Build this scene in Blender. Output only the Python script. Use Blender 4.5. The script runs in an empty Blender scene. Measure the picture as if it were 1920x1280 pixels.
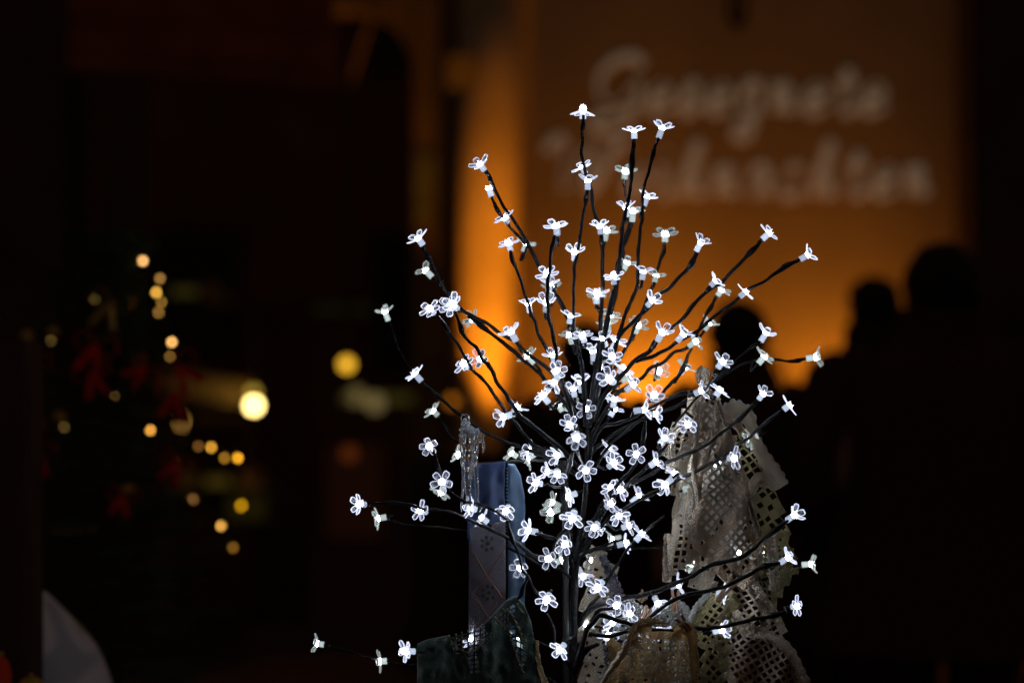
import bpy, bmesh, math, random
from mathutils import Vector, Matrix, noise
random.seed(11)
S = bpy.context.scene
COL = S.collection
PI = math.pi

# ------------------------------------------------------------------ camera
CZ = 1.5
K = 36.0 / 85.0 / 1920.0                      # metres per photo pixel at one metre
cam = bpy.data.objects.new('camera', bpy.data.cameras.new('camera'))
COL.objects.link(cam); S.camera = cam
cam.location = (0, 0, CZ); cam.rotation_euler = (math.radians(90), 0, 0)
cam.data.lens = 85; cam.data.sensor_width = 36
cam.data.clip_start = 0.05; cam.data.clip_end = 400
cam.data.dof.use_dof = True
cam.data.dof.focus_distance = 3.0
cam.data.dof.aperture_fstop = 2.2

# ------------------------------------------------------------------ world: night sky with town glow
W = bpy.data.worlds.new('World'); S.world = W; W.use_nodes = True
nt = W.node_tree; nt.nodes.clear()
sky = nt.nodes.new('ShaderNodeTexSky'); sky.sky_type = 'NISHITA'; sky.sun_disc = False
sky.sun_elevation = math.radians(-7); sky.sun_rotation = math.radians(200)
b1 = nt.nodes.new('ShaderNodeBackground'); b1.inputs[1].default_value = 0.05
b2 = nt.nodes.new('ShaderNodeBackground'); b2.inputs[0].default_value = (1, .60, .42, 1); b2.inputs[1].default_value = 0.030
ad = nt.nodes.new('ShaderNodeAddShader'); ow = nt.nodes.new('ShaderNodeOutputWorld')
nt.links.new(sky.outputs[0], b1.inputs[0]); nt.links.new(b1.outputs[0], ad.inputs[0])
nt.links.new(b2.outputs[0], ad.inputs[1]); nt.links.new(ad.outputs[0], ow.inputs[0])
S.view_settings.view_transform = 'Standard'; S.view_settings.look = 'None'
S.view_settings.exposure = 0; S.view_settings.gamma = 1
try: S.view_settings.use_curve_mapping = False
except Exception: pass
S.cycles.use_denoising = True
try: S.cycles.denoiser = 'OPENIMAGEDENOISE'
except Exception: pass
S.cycles.max_bounces = 8; S.cycles.transparent_max_bounces = 16
S.cycles.sample_clamp_indirect = 4

def P(px, py, Y): return Vector(((px - 960) * K * Y, Y, CZ - (py - 640) * K * Y))

# ------------------------------------------------------------------ helpers
def tag(o, label=None, cat=None, group=None, kind=None):
    if label: o['label'] = label
    if cat: o['category'] = cat
    if group: o['group'] = group
    if kind: o['kind'] = kind
    return o
def empty(name, loc, label=None, cat=None, group=None, kind=None):
    o = bpy.data.objects.new(name, None); COL.objects.link(o); o.location = loc
    o.empty_display_size = .05
    return tag(o, label, cat, group, kind)
def mesh(name, verts, faces, mats=None, parent=None, smooth=True, midx=None):
    me = bpy.data.meshes.new(name); me.from_pydata([tuple(v) for v in verts], [], faces)
    for m in (mats if isinstance(mats, (list, tuple)) else [mats]):
        if m: me.materials.append(m)
    if smooth: me.polygons.foreach_set('use_smooth', [True] * len(me.polygons))
    if midx: me.polygons.foreach_set('material_index', midx)
    me.update()
    return inst(name, me, parent)
def inst(name, me, parent=None):
    o = bpy.data.objects.new(name, me); COL.objects.link(o)
    if parent:
        o.parent = parent
        o.matrix_parent_inverse = Matrix.Identity(4)
    return o
def local(parent, pts):
    l = Vector(parent.location)
    return [Vector(p) - l for p in pts]

def catmull(pts, n):
    out = []
    P_ = [pts[0]] + list(pts) + [pts[-1]]
    for i in range(1, len(P_) - 2):
        p0, p1, p2, p3 = P_[i-1], P_[i], P_[i+1], P_[i+2]
        for k in range(n):
            t = k / n
            out.append(0.5 * ((2*p1) + (p2-p0)*t + (2*p0-5*p1+4*p2-p3)*t*t + (3*p1-p0-3*p2+p3)*t*t*t))
    out.append(P_[-2]); return out
def tube(V, F, path, rad, sides=8, flat=1.0, cap=True):
    """append a tube along path; rad(i,t) gives the radius"""
    n = len(path); base = len(V); up = None
    for i, p in enumerate(path):
        d = (path[min(i+1, n-1)] - path[max(i-1, 0)])
        if d.length < 1e-9: d = Vector((0, 0, 1))
        d.normalize()
        if up is None:
            up = d.cross(Vector((0, 1, 0)))
            if up.length < .1: up = d.cross(Vector((1, 0, 0)))
            up.normalize()
        up = (up - d * up.dot(d)).normalized(); side = d.cross(up)
        r = rad(i, i / max(1, n-1))
        for k in range(sides):
            a = 2 * PI * k / sides
            V.append(p + up * math.cos(a) * r + side * math.sin(a) * r * flat)
    for i in range(n-1):
        for k in range(sides):
            a = base + i*sides + k; b = base + i*sides + (k+1) % sides
            F.append((a, b, b+sides, a+sides))
    if cap:
        F.append(tuple(base + k for k in reversed(range(sides))))
        F.append(tuple(base + (n-1)*sides + k for k in range(sides)))
def lathe(V, F, prof, n=20, c=Vector((0, 0, 0))):
    base = len(V)
    for r, z in prof:
        for k in range(n):
            a = 2*PI*k/n; V.append(c + Vector((r*math.cos(a), r*math.sin(a), z)))
    for i in range(len(prof)-1):
        for k in range(n):
            a = base+i*n+k; b = base+i*n+(k+1) % n
            F.append((a, b, b+n, a+n))
    F.append(tuple(base+k for k in reversed(range(n)))); F.append(tuple(base+(len(prof)-1)*n+k for k in range(n)))
def box(V, F, x0, x1, y0, y1, z0, z1):
    b = len(V)
    for z in (z0, z1):
        for x, y in ((x0, y0), (x1, y0), (x1, y1), (x0, y1)): V.append(Vector((x, y, z)))
    F += [(b, b+3, b+2, b+1), (b+4, b+5, b+6, b+7)] + [(b+i, b+(i+1) % 4, b+4+(i+1) % 4, b+4+i) for i in range(4)]
def bevel(o, w=.01, seg=2):
    m = o.modifiers.new('bevel', 'BEVEL'); m.width = w; m.segments = seg; return o

# ------------------------------------------------------------------ materials
def mat(name, col, rough=.7, bump=0, bscale=60, vary=0, spec=.3, metal=0, sheen=0, trans=0, ior=1.45, emit=None, estr=0, vscale=8):
    m = bpy.data.materials.new(name); m.use_nodes = True; t = m.node_tree
    p = t.nodes['Principled BSDF']
    p.inputs['Base Color'].default_value = (*col, 1); p.inputs['Roughness'].default_value = rough
    p.inputs['Specular IOR Level'].default_value = spec; p.inputs['Metallic'].default_value = metal
    p.inputs['Sheen Weight'].default_value = sheen; p.inputs['Transmission Weight'].default_value = trans
    p.inputs['IOR'].default_value = ior
    if emit: p.inputs['Emission Color'].default_value = (*emit, 1); p.inputs['Emission Strength'].default_value = estr
    if bump or vary:
        tc = t.nodes.new('ShaderNodeTexCoord')
    if vary:
        n = t.nodes.new('ShaderNodeTexNoise'); n.inputs['Scale'].default_value = vscale; n.inputs['Detail'].default_value = 5
        t.links.new(tc.outputs['Object'], n.inputs['Vector'])
        r = t.nodes.new('ShaderNodeMapRange'); r.inputs[1].default_value = .3; r.inputs[2].default_value = .7
        r.inputs[3].default_value = 1 - vary; r.inputs[4].default_value = 1 + vary
        t.links.new(n.outputs[0], r.inputs[0])
        mx = t.nodes.new('ShaderNodeVectorMath'); mx.operation = 'SCALE'; mx.inputs[0].default_value = col
        t.links.new(r.outputs[0], mx.inputs['Scale']); t.links.new(mx.outputs[0], p.inputs['Base Color'])
    if bump:
        n2 = t.nodes.new('ShaderNodeTexNoise'); n2.inputs['Scale'].default_value = bscale; n2.inputs['Detail'].default_value = 6
        t.links.new(tc.outputs['Object'], n2.inputs['Vector'])
        bp = t.nodes.new('ShaderNodeBump'); bp.inputs['Strength'].default_value = bump; bp.inputs['Distance'].default_value = .002
        t.links.new(n2.outputs[0], bp.inputs['Height']); t.links.new(bp.outputs[0], p.inputs['Normal'])
    return m
def cloth_mat(name, col, translucent=.3, weave=700, vary=.32, sheen=.2):
    m = mat(name, col, .85, vary=vary, vscale=25, spec=.15, sheen=sheen); t = m.node_tree
    p = t.nodes['Principled BSDF']; tc = t.nodes.new('ShaderNodeTexCoord')
    h = []
    for ax in ((1, 0, 1), (1, 0, -1)):
        dt = t.nodes.new('ShaderNodeVectorMath'); dt.operation = 'DOT_PRODUCT'; dt.inputs[1].default_value = ax
        t.links.new(tc.outputs['Object'], dt.inputs[0])
        mu = t.nodes.new('ShaderNodeMath'); mu.operation = 'MULTIPLY'; mu.inputs[1].default_value = weave * 2.2
        t.links.new(dt.outputs['Value'], mu.inputs[0])
        si = t.nodes.new('ShaderNodeMath'); si.operation = 'SINE'; t.links.new(mu.outputs[0], si.inputs[0]); h.append(si)
    ad_ = t.nodes.new('ShaderNodeMath'); t.links.new(h[0].outputs[0], ad_.inputs[0]); t.links.new(h[1].outputs[0], ad_.inputs[1])
    bp = t.nodes.new('ShaderNodeBump'); bp.inputs['Strength'].default_value = 1.0; bp.inputs['Distance'].default_value = .0012
    nz = t.nodes.new('ShaderNodeTexNoise'); nz.inputs['Scale'].default_value = 260; nz.inputs['Detail'].default_value = 4
    t.links.new(tc.outputs['Object'], nz.inputs['Vector'])
    m3 = t.nodes.new('ShaderNodeMath'); m3.operation = 'MULTIPLY_ADD'; m3.inputs[1].default_value = 2.0
    t.links.new(nz.outputs[0], m3.inputs[0]); t.links.new(ad_.outputs[0], m3.inputs[2]); t.links.new(m3.outputs[0], bp.inputs['Height']); t.links.new(bp.outputs[0], p.inputs['Normal'])
    tr = t.nodes.new('ShaderNodeBsdfTranslucent'); tr.inputs[0].default_value = (*col, 1)
    mx = t.nodes.new('ShaderNodeMixShader'); mx.inputs[0].default_value = translucent
    out = t.nodes['Material Output']
    t.links.new(p.outputs[0], mx.inputs[1]); t.links.new(tr.outputs[0], mx.inputs[2]); t.links.new(mx.outputs[0], out.inputs[0])
    return m
def glow_mat(name, col, strength, clear=0.0, sample=True, gloss=True, streak=False):
    """something that gives off light: a lit plastic light guide (clear = how see-through it is)"""
    m = bpy.data.materials.new(name); m.use_nodes = True; t = m.node_tree; t.nodes.clear()
    out = t.nodes.new('ShaderNodeOutputMaterial'); e = t.nodes.new('ShaderNodeEmission')
    e.inputs[0].default_value = (*col, 1); e.inputs[1].default_value = strength
    oi = t.nodes.new('ShaderNodeObjectInfo'); mv = t.nodes.new('ShaderNodeMapRange'); mv.inputs[3].default_value = .62; mv.inputs[4].default_value = 1.2
    t.links.new(oi.outputs['Random'], mv.inputs[0]); hv = t.nodes.new('ShaderNodeVectorMath'); hv.operation = 'SCALE'; hv.inputs[0].default_value = col
    t.links.new(mv.outputs[0], hv.inputs['Scale']); t.links.new(hv.outputs[0], e.inputs[0])
    last = e.outputs[0]
    if streak:      # uneven glow painted into the emission of the clear petals
        tc = t.nodes.new('ShaderNodeTexCoord'); n = t.nodes.new('ShaderNodeTexNoise'); n.inputs['Scale'].default_value = 420; n.inputs['Detail'].default_value = 2
        mr = t.nodes.new('ShaderNodeMapRange'); mr.inputs[1].default_value = .45; mr.inputs[2].default_value = .68; mr.inputs[3].default_value = strength*.45; mr.inputs[4].default_value = strength*5
        t.links.new(tc.outputs['Object'], n.inputs['Vector']); t.links.new(n.outputs[0], mr.inputs[0]); t.links.new(mr.outputs[0], e.inputs[1])
    if clear > 0:
        tr = t.nodes.new('ShaderNodeBsdfTransparent'); tr.inputs[0].default_value = (clear, clear, clear*1.01, 1)
        a = t.nodes.new('ShaderNodeAddShader'); t.links.new(last, a.inputs[0]); t.links.new(tr.outputs[0], a.inputs[1]); last = a.outputs[0]
    if gloss:
        g = t.nodes.new('ShaderNodeBsdfGlossy'); g.inputs['Roughness'].default_value = .12
        fr = t.nodes.new('ShaderNodeFresnel'); fr.inputs[0].default_value = 1.46
        mx = t.nodes.new('ShaderNodeMixShader'); t.links.new(fr.outputs[0], mx.inputs[0])
        t.links.new(last, mx.inputs[1]); t.links.new(g.outputs[0], mx.inputs[2]); last = mx.outputs[0]
    t.links.new(last, out.inputs[0])
    if not sample: m.cycles.emission_sampling = 'NONE'
    return m
def lamp_mat(name, strength):
    """fairy bulb whose colour is set on each object"""
    m = bpy.data.materials.new(name); m.use_nodes = True; t = m.node_tree; t.nodes.clear()
    out = t.nodes.new('ShaderNodeOutputMaterial'); e = t.nodes.new('ShaderNodeEmission')
    oi = t.nodes.new('ShaderNodeObjectInfo'); t.links.new(oi.outputs['Color'], e.inputs[0]); e.inputs[1].default_value = strength
    t.links.new(e.outputs[0], out.inputs[0]); return m

M_tape = mat('black_tape', (.003, .003, .004), .38, bump=1, bscale=420, spec=.24, vary=.3, vscale=80)
M_core = glow_mat('led_core', (.84, .91, 1.0), 66, gloss=False)
M_sock = glow_mat('led_socket', (.66, .77, 1.0), .72, clear=.3, sample=False, streak=False)
M_rim = glow_mat('petal_edge', (.70, .76, 1.0), .98, clear=.45, sample=False)
M_clear = glow_mat('petal_clear', (.66, .73, 1.0), .065, clear=.80, sample=False, streak=True)
M_sock2 = glow_mat('led_socket_warm', (.76, .92, .90), .62, clear=.2, sample=False)
M_rim2 = glow_mat('petal_edge_warm', (.76, .9, .88), .42, clear=.45, sample=False)
M_clear2 = glow_mat('petal_clear_warm', (.75, .88, .86), .07, clear=.78, sample=False, streak=True)

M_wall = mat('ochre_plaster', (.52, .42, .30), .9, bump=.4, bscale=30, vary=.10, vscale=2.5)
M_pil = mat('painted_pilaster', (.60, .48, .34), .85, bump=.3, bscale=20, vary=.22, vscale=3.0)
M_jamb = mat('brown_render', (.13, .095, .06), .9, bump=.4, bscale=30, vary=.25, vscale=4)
M_alley = mat('dim_brick_red', (.17, .06, .05), .9, bump=.3, vary=.3, vscale=1)
M_dwood = mat('dark_stained_wood', (.05, .022, .014), .8, bump=.5, bscale=40, vary=.35, vscale=6)
M_roofw = mat('red_brown_boards', (.40, .11, .04), .8, bump=.5, bscale=40, vary=.35, vscale=6)
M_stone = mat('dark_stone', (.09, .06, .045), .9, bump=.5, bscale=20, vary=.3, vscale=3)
M_ground = mat('dark_paving', (.085, .05, .042), .85, bump=.5, bscale=15, vary=.3, vscale=2)
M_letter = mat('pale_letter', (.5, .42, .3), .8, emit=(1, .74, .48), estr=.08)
M_iron = mat('black_iron', (.02, .02, .02), .5, spec=.4)
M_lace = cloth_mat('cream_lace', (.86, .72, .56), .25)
M_net = cloth_mat('brown_shadow_net', (.62, .46, .33), .18)  # darker than the cream lace: shade of the backlit net put into the colour
M_lace2 = cloth_mat('olive_lace', (.58, .50, .25), .25)
M_lace3 = cloth_mat('white_lace', (.85, .84, .80), .3)
M_honey = cloth_mat('honey_lace', (.90, .72, .46), .5)
M_blue = cloth_mat('blue_satin', (.06, .12, .33), .25, weave=1200)
M_bluel = cloth_mat('lit_blue_satin', (.32, .52, .80), .3, weave=1200)  # same satin as the blue, led light on the fold put into the colour
M_greyc = cloth_mat('grey_violet_linen', (.20, .18, .23), .15)
M_green = mat('green_felt', (.03, .058, .046), .9, bump=1, bscale=500, vary=.35, vscale=25, spec=.1, sheen=.5)
M_greend = cloth_mat('green_thread', (.22, .20, .12), .1)
M_rust = mat('rust_thread', (.20, .09, .06), .8)
M_peg = mat('peg_wood', (.30, .18, .12), .7, bump=.3, bscale=120, vary=.2, vscale=30)
M_steel = mat('peg_spring', (.5, .5, .5), .35, metal=1)
M_ice = mat('clear_acrylic_ice', (.95, .97, 1), .12, trans=.92, ior=1.35, bump=.7, bscale=130, spec=.6)
M_frost = cloth_mat('frosted_ice', (.95, .97, 1), .6)
M_fir = mat('fir_needles', (.07, .12, .05), .6, vary=.4, vscale=12)
M_bark = mat('bark', (.06, .04, .025), .9, bump=.6, bscale=60)
M_red = mat('red_satin', (.75, .02, .012), .4, vary=.25, vscale=20)
M_gold = mat('gold_foil', (.55, .38, .09), .3, metal=.85)
M_bulb = lamp_mat('fairy_bulb', 7)
M_bigbulb = lamp_mat('lamp_globe', 14)
M_coat = mat('black_wool', (.05, .022, .022), .9, bump=.3, bscale=200)
M_coat2 = mat('dark_brown_wool', (.07, .03, .025), .9, bump=.3, bscale=200)
M_hair = mat('dark_hair', (.012, .008, .006), .6)
M_skin = mat('skin', (.35, .2, .14), .6)
M_sack = mat('pale_printed_cloth', (.8, .72, .68), .85)
M_paper = mat('pale_paper', (.11, .13, .11), .8, vary=.25, vscale=15)
M_papery = mat('yellow_paper', (.38, .30, .10), .8, vary=.25, vscale=15)
M_table = mat('table_linen', (.03, .025, .022), .9)
def add_print(m):       # faded leaf and bird print on the pale cloth
    t = m.node_tree; p = t.nodes['Principled BSDF']; tc = t.nodes.new('ShaderNodeTexCoord')
    n = t.nodes.new('ShaderNodeTexNoise'); n.inputs['Scale'].default_value = 9; n.inputs['Detail'].default_value = 1
    r = t.nodes.new('ShaderNodeValToRGB'); e = r.color_ramp.elements
    e[0].position = .38; e[0].color = (.36, .34, .12, 1); e[1].position = .46; e[1].color = (.75, .68, .72, 1)
    a = e.new(.56); a.color = (.8, .72, .74, 1); b = e.new(.62); b.color = (.5, .5, .55, 1)
    t.links.new(tc.outputs['Object'], n.inputs['Vector']); t.links.new(n.outputs[0], r.inputs[0]); t.links.new(r.outputs[0], p.inputs['Base Color'])
add_print(M_sack)

# ------------------------------------------------------------------ setting
V, F = [], []; box(V, F, -60, 60, -20, 120, -.3, 0)
tag(mesh('ground', V, F, M_ground, smooth=False), kind='structure')

# the building with the lit wall: pieces at Y = 12
YW = 12.0
def wx(px, Y=YW): return (px - 960) * K * Y
def wz(py, Y=YW): return CZ - (py - 640) * K * Y
B = empty('market_hall', (wx(1300), YW, 0), 'tall ochre building wall glowing orange from below behind the crowd', 'building')
def bpart(name, x0, x1, y0, y1, z0, z1, m, bev=.015):
    V, F = [], []; box(V, F, x0, x1, y0, y1, z0, z1)
    o = mesh(name, local(B, V), F, m, B, smooth=False); bevel(o, bev); return o
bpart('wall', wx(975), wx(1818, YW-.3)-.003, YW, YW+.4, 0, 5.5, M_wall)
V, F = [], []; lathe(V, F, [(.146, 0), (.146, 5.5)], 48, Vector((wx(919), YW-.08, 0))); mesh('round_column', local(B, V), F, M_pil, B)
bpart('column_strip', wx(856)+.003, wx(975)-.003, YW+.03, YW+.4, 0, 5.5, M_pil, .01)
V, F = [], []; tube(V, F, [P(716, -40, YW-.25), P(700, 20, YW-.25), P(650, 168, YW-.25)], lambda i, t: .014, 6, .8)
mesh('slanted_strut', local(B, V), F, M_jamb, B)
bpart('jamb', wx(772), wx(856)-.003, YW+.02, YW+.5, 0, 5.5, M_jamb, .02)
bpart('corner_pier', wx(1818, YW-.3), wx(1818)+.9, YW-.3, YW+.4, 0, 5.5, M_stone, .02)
# arch to the left of the jamb
V, F = [], []
xr = wx(772)-.004; xl = wx(250); zt = wz(14); R = .30
prof = [(xr, 0)] ; prof = [(xr, wz(90))]
for k in range(9):
    a = PI/2 * k/8; prof.append((xr - R + R*math.cos(a), zt - R + R*math.sin(a)))
prof.append((xl, zt))
top = 5.5
n = len(prof)
for y in (YW+.03, YW+.5):
    for x, z in prof: V.append(Vector((x, y, z)))
    for x, z in prof: V.append(Vector((x, y, top)))
for i in range(n-1):
    F.append((i, i+1, n+i+1, n+i)); F.append((2*n+i, 3*n+i, 3*n+i+1, 2*n+i+1)); F.append((i, 2*n+i, 2*n+i+1, i+1))
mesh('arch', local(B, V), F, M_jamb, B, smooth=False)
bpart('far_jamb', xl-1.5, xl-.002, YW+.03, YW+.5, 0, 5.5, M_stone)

# script lettering made of single raised letters, projected light put in as a faint glow
GL = {
 'e': [[(.05,.45),(.6,.6),(.55,.9),(.3,1),(.08,.7),(.1,.25),(.35,0),(.85,.25)]],
 's': [[(0,.1),(.35,1.1),(.5,.6),(.45,.15),(.2,0),(.02,.1)],[(.4,.05),(.8,.3)]],
 'g': [[(.6,.85),(.3,1),(.05,.6),(.15,.1),(.45,.15),(.6,.85),(.55,0),(.4,-.75),(.1,-.8),(.02,-.5),(.8,.15)]],
 'n': [[(0,.8),(.12,1),(.12,0)],[(.12,.55),(.35,1),(.52,.85),(.5,.15),(.85,.2)]],
 't': [[(.25,1.5),(.18,.3),(.32,0),(.75,.25)],[(-.05,1.05),(.55,1.1)]],
 'i': [[(.1,1),(.1,.2),(.25,0),(.5,.2)],[(.12,1.45),(.15,1.55)]],
 'h': [[(.05,0),(.1,1),(.2,1.7),(.4,1.65),(.1,.6)],[(.1,.6),(.35,1),(.55,.8),(.5,.1),(.85,.2)]],
 'a': [[(.6,.9),(.3,1),(.05,.6),(.15,.05),(.4,.1),(.6,.9),(.58,.15),(.9,.2)]],
 'c': [[(.6,.85),(.35,1),(.05,.6),(.12,.1),(.4,0),(.8,.25)]],
 'G': [[(1.55,1.6),(1.2,1.9),(.5,1.7),(.15,1.05),(.5,.35),(1.1,.5),(1.5,1.15),(1.5,.2),(1.1,-.55),(.5,-.65),(.15,-.25),(.8,0),(1.8,.3)]],
 'W': [[(-.35,1.5),(0,1.95),(.3,1.75),(.45,.1),(1.15,1.75),(1.35,.1),(2.1,1.8),(2.45,1.5)]],
}
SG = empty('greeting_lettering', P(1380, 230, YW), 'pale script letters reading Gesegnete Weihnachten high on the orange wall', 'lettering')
def word(w, x0, base, xh, adv, first_adv):
    x = x0
    for ch in w:
        V, F = [], []
        for st in GL[ch]:
            pts = [P(x + (a + .15*b)*xh, base - b*xh, YW - .02) for a, b in st]
            path = catmull(pts, 5)
            tube(V, F, path, lambda i, t: .015 + .010*math.sin(t*9+1), 8, .6)
        for v in V: v.y = YW - .004 + (v.y - YW + .02)*.10
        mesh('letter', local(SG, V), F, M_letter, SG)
        x += first_adv if ch in 'GW' else adv*{'i': .75, 's': .9, 't': .85}.get(ch, 1.07)
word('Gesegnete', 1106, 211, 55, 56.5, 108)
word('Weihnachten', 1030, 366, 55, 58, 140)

# uplights at the wall foot
def uplight(px, Y, z, energy, size, blend, label, tilt=12, col=(1, .30, .012), aimx=0):
    r = empty('uplight', (wx(px, Y), Y, z), label, 'floodlight', 'floodlights at the foot of the wall')
    V, F = [], []; box(V, F, -.09, .09, -.06, .06, -.12, -.01); bevel(mesh('housing', V, F, M_iron, r, False), .01)
    V, F = [], []; tube(V, F, [Vector((0, 0, -.115)), Vector((0, 0, -z+.03))], lambda i, t: .02, 8); mesh('stake', V, F, M_iron, r)
    V, F = [], []; lathe(V, F, [(.16, -z), (.16, -z+.025), (.02, -z+.032)], 16); mesh('foot', V, F, M_iron, r)
    V, F = [], []; box(V, F, -.07, .07, -.04, .04, -.0095, -.004); g = mesh('lens', V, F, M_bigbulb, r, False); g.color = (.2, .07, .004, 1)
    l = bpy.data.objects.new('flood_beam', bpy.data.lights.new('flood_beam', 'SPOT')); COL.objects.link(l); l.parent = r
    l.data.energy = energy; l.data.color = col; l.data.spot_size = math.radians(size); l.data.spot_blend = blend; l.data.shadow_soft_size = .05
    d = Vector((aimx, math.sin(math.radians(tilt)), math.cos(math.radians(tilt))))
    l.rotation_euler = d.to_track_quat('-Z', 'Y').to_euler()
    return r
uplight(1205, 11.72, .83, 114, 128, 1.0, 'small black floodlight on a stake hidden low behind the two left heads', tilt=52)
uplight(1600, 11.72, .83, 74, 128, 1.0, 'small black floodlight on a stake low behind the right hand couple', tilt=52)
uplight(972, 11.42, .30, 95, 27, .7, 'second smaller floodlight on a stake added beside the one at the round column to even its glow', tilt=10, aimx=-.18)  # weak extra floodlight added to carry the column glow higher
uplight(960, 11.57, .66, 165, 27, .6, 'small black floodlight on a stake at the foot of the bright round column', tilt=10, aimx=-.18)

# dark house closing the view through the arch
A_ = empty('alley_house', (-2, 24, 0), 'black unlit house front far behind the arch', 'building')
V, F = [], []; box(V, F, -24, 5, 24, 30, 0, 9); mesh('wall', local(A_, V), F, M_alley, A_, False)
V, F = [], []; b0 = 0
V = [Vector(v) for v in ((-24.3, 23.6, 9), (5.3, 23.6, 9), (5.3, 30.4, 9), (-24.3, 30.4, 9), (-24.3, 27, 12), (5.3, 27, 12))]; F = [(0, 1, 5, 4), (2, 3, 4, 5), (0, 4, 3), (1, 2, 5), (0, 3, 2, 1)]
mesh('roof', local(A_, V), F, M_coat, A_, False)
for kx in range(6):
    for kz in range(2):
        V, F = [], []; box(V, F, -8+2.2*kx, -7.1+2.2*kx, 23.93, 23.99, 1.2+3*kz, 2.6+3*kz); mesh('shutter', local(A_, V), F, M_iron, A_, False)

# notices stuck on the pilaster and jamb
for (px, py, Y, w, h, m, lb) in ((852+12, 135, YW-.245, 26, 30, M_papery, 'small yellow notice stuck high on the orange round column'),
                                 (797, 330, YW+.017, 20, 40, M_paper, 'small pale notice stuck on the dim strip left of the column'),
                                 (793, 395, YW+.017, 15, 20, M_paper, 'smaller pale slip stuck just below the pale notice')):
    c = P(px, py, Y); V, F = [], []; hw, hh = w*K*Y, h*K*Y
    box(V, F, -hw, hw, -.004, .001, -hh, hh)
    o = mesh('notice', V, F, m, smooth=False); o.location = c; tag(o, lb, 'notice')

# hanging unlit lantern, top middle
r = empty('hanging_lantern', P(1382, -60, 11.4), 'small dark unlit lantern hanging from above over the script lettering', 'lantern')
V, F = [], []; tube(V, F, [Vector((0, 0, .9)), Vector((0, 0, .05))], lambda i, t: .012, 6); mesh('chain', V, F, M_iron, r)
V, F = [], []; lathe(V, F, [(.01, .08), (.055, 0), (.05, -.02)], 6); mesh('cap', V, F, M_iron, r)
V, F = [], []
for k in range(6):
    a = 2*PI*k/6; tube(V, F, [Vector((.05*math.cos(a), .05*math.sin(a), -.02)), Vector((.04*math.cos(a), .04*math.sin(a), -.24))], lambda i, t: .009, 5)
lathe(V, F, [(.045, -.235), (.045, -.26), (.01, -.30)], 6); mesh('cage', V, F, M_iron, r)

# wooden hut roof upper left with a lit rafter
H = empty('market_hut', P(420, 100, 8.6), 'dark reddish wooden hut eaves in the upper left', 'hut')
H.location.z = 0
Yh = 8.6
for k in range(7):
    z0 = wz(170 - k*32, Yh); z1 = z0 + 29*K*Yh; sag = k*.01
    xa = wx(140 + 3*k, Yh); xb = wx(640 - 2*k, Yh)
    V, F = [], []
    box(V, F, xa, xb, Yh - .012*(k % 2), Yh+.03, z0, z1)
    for v in V:
        v.z -= (v.x - wx(640, Yh)) * -.055 * -1 * -1 if False else 0
        v.z += (wx(640, Yh) - v.x) * .07
        v.y -= (v.z - CZ) * .15
    bevel(mesh('board', local(H, V), F, M_roofw, H, False), .004)
for px in (-40, 150):
    V, F = [], []; x = wx(px, Yh+.1); box(V, F, x-.05, x+.05, Yh+.04, Yh+.14, 0, wz(150, Yh)); mesh('post', local(H, V), F, M_dwood, H, False)

# high table with a dark cloth, added to end the pilaster glow below
r = empty('added_high_table', (wx(872, 11.1), 11.1, 0), 'round standing table under a dark cloth, added to end the glow of the bright round column', 'table')
V, F = [], []
n = 40; prof = [(.30, 1.00), (.30, .97), (.27, .75), (.24, .4), (.29, .02)]
for r_, z in prof:
    for k in range(n):
        a = 2*PI*k/n; rr = r_*(1 + (.06*math.sin(a*9) if z < .9 else 0)); V.append(Vector((rr*math.cos(a), rr*math.sin(a), z)))
for i in range(len(prof)-1):
    for k in range(n): F.append((i*n+k, (i+1)*n+k, (i+1)*n+(k+1) % n, i*n+(k+1) % n))
F.append(tuple(range(n))); mesh('cloth', V, F, M_table, r)
V, F = [], []; lathe(V, F, [(.03, 0.0), (.03, .96)], 12); mesh('column', V, F, M_iron, r)

# potted ornamental grass between the people
r = empty('potted_grass', (wx(1525, 10.4), 10.4, 0), 'tall potted grass with dark arching blades against the orange wall', 'plant')
V, F = [], []; lathe(V, F, [(.16, 0), (.22, .45), (.24, .47), (.24, .52), (.2, .52), (.19, .46)], 24); mesh('pot', V, F, M_stone, r)
for k in range(26):
    a = random.uniform(0, 2*PI); h = random.uniform(1.0, 1.42); sp = random.uniform(.1, .42)
    if k < 9: a = PI + random.uniform(-.5, .5); h = random.uniform(1.3, 1.5); sp = random.uniform(.2, .42)
    pts = [Vector((.08*math.cos(a)*t + sp*math.cos(a)*t**2.5, .08*math.sin(a)*t + sp*.8*math.sin(a)*t**2.5, .48 + h*(t - .28*t**4))) for t in [i/7 for i in range(8)]]
    V, F = [], []; tube(V, F, catmull(pts, 2), lambda i, t: .011*(1 - t*.85), 4, .4); mesh('blade', V, F, M_fir, r)

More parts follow.
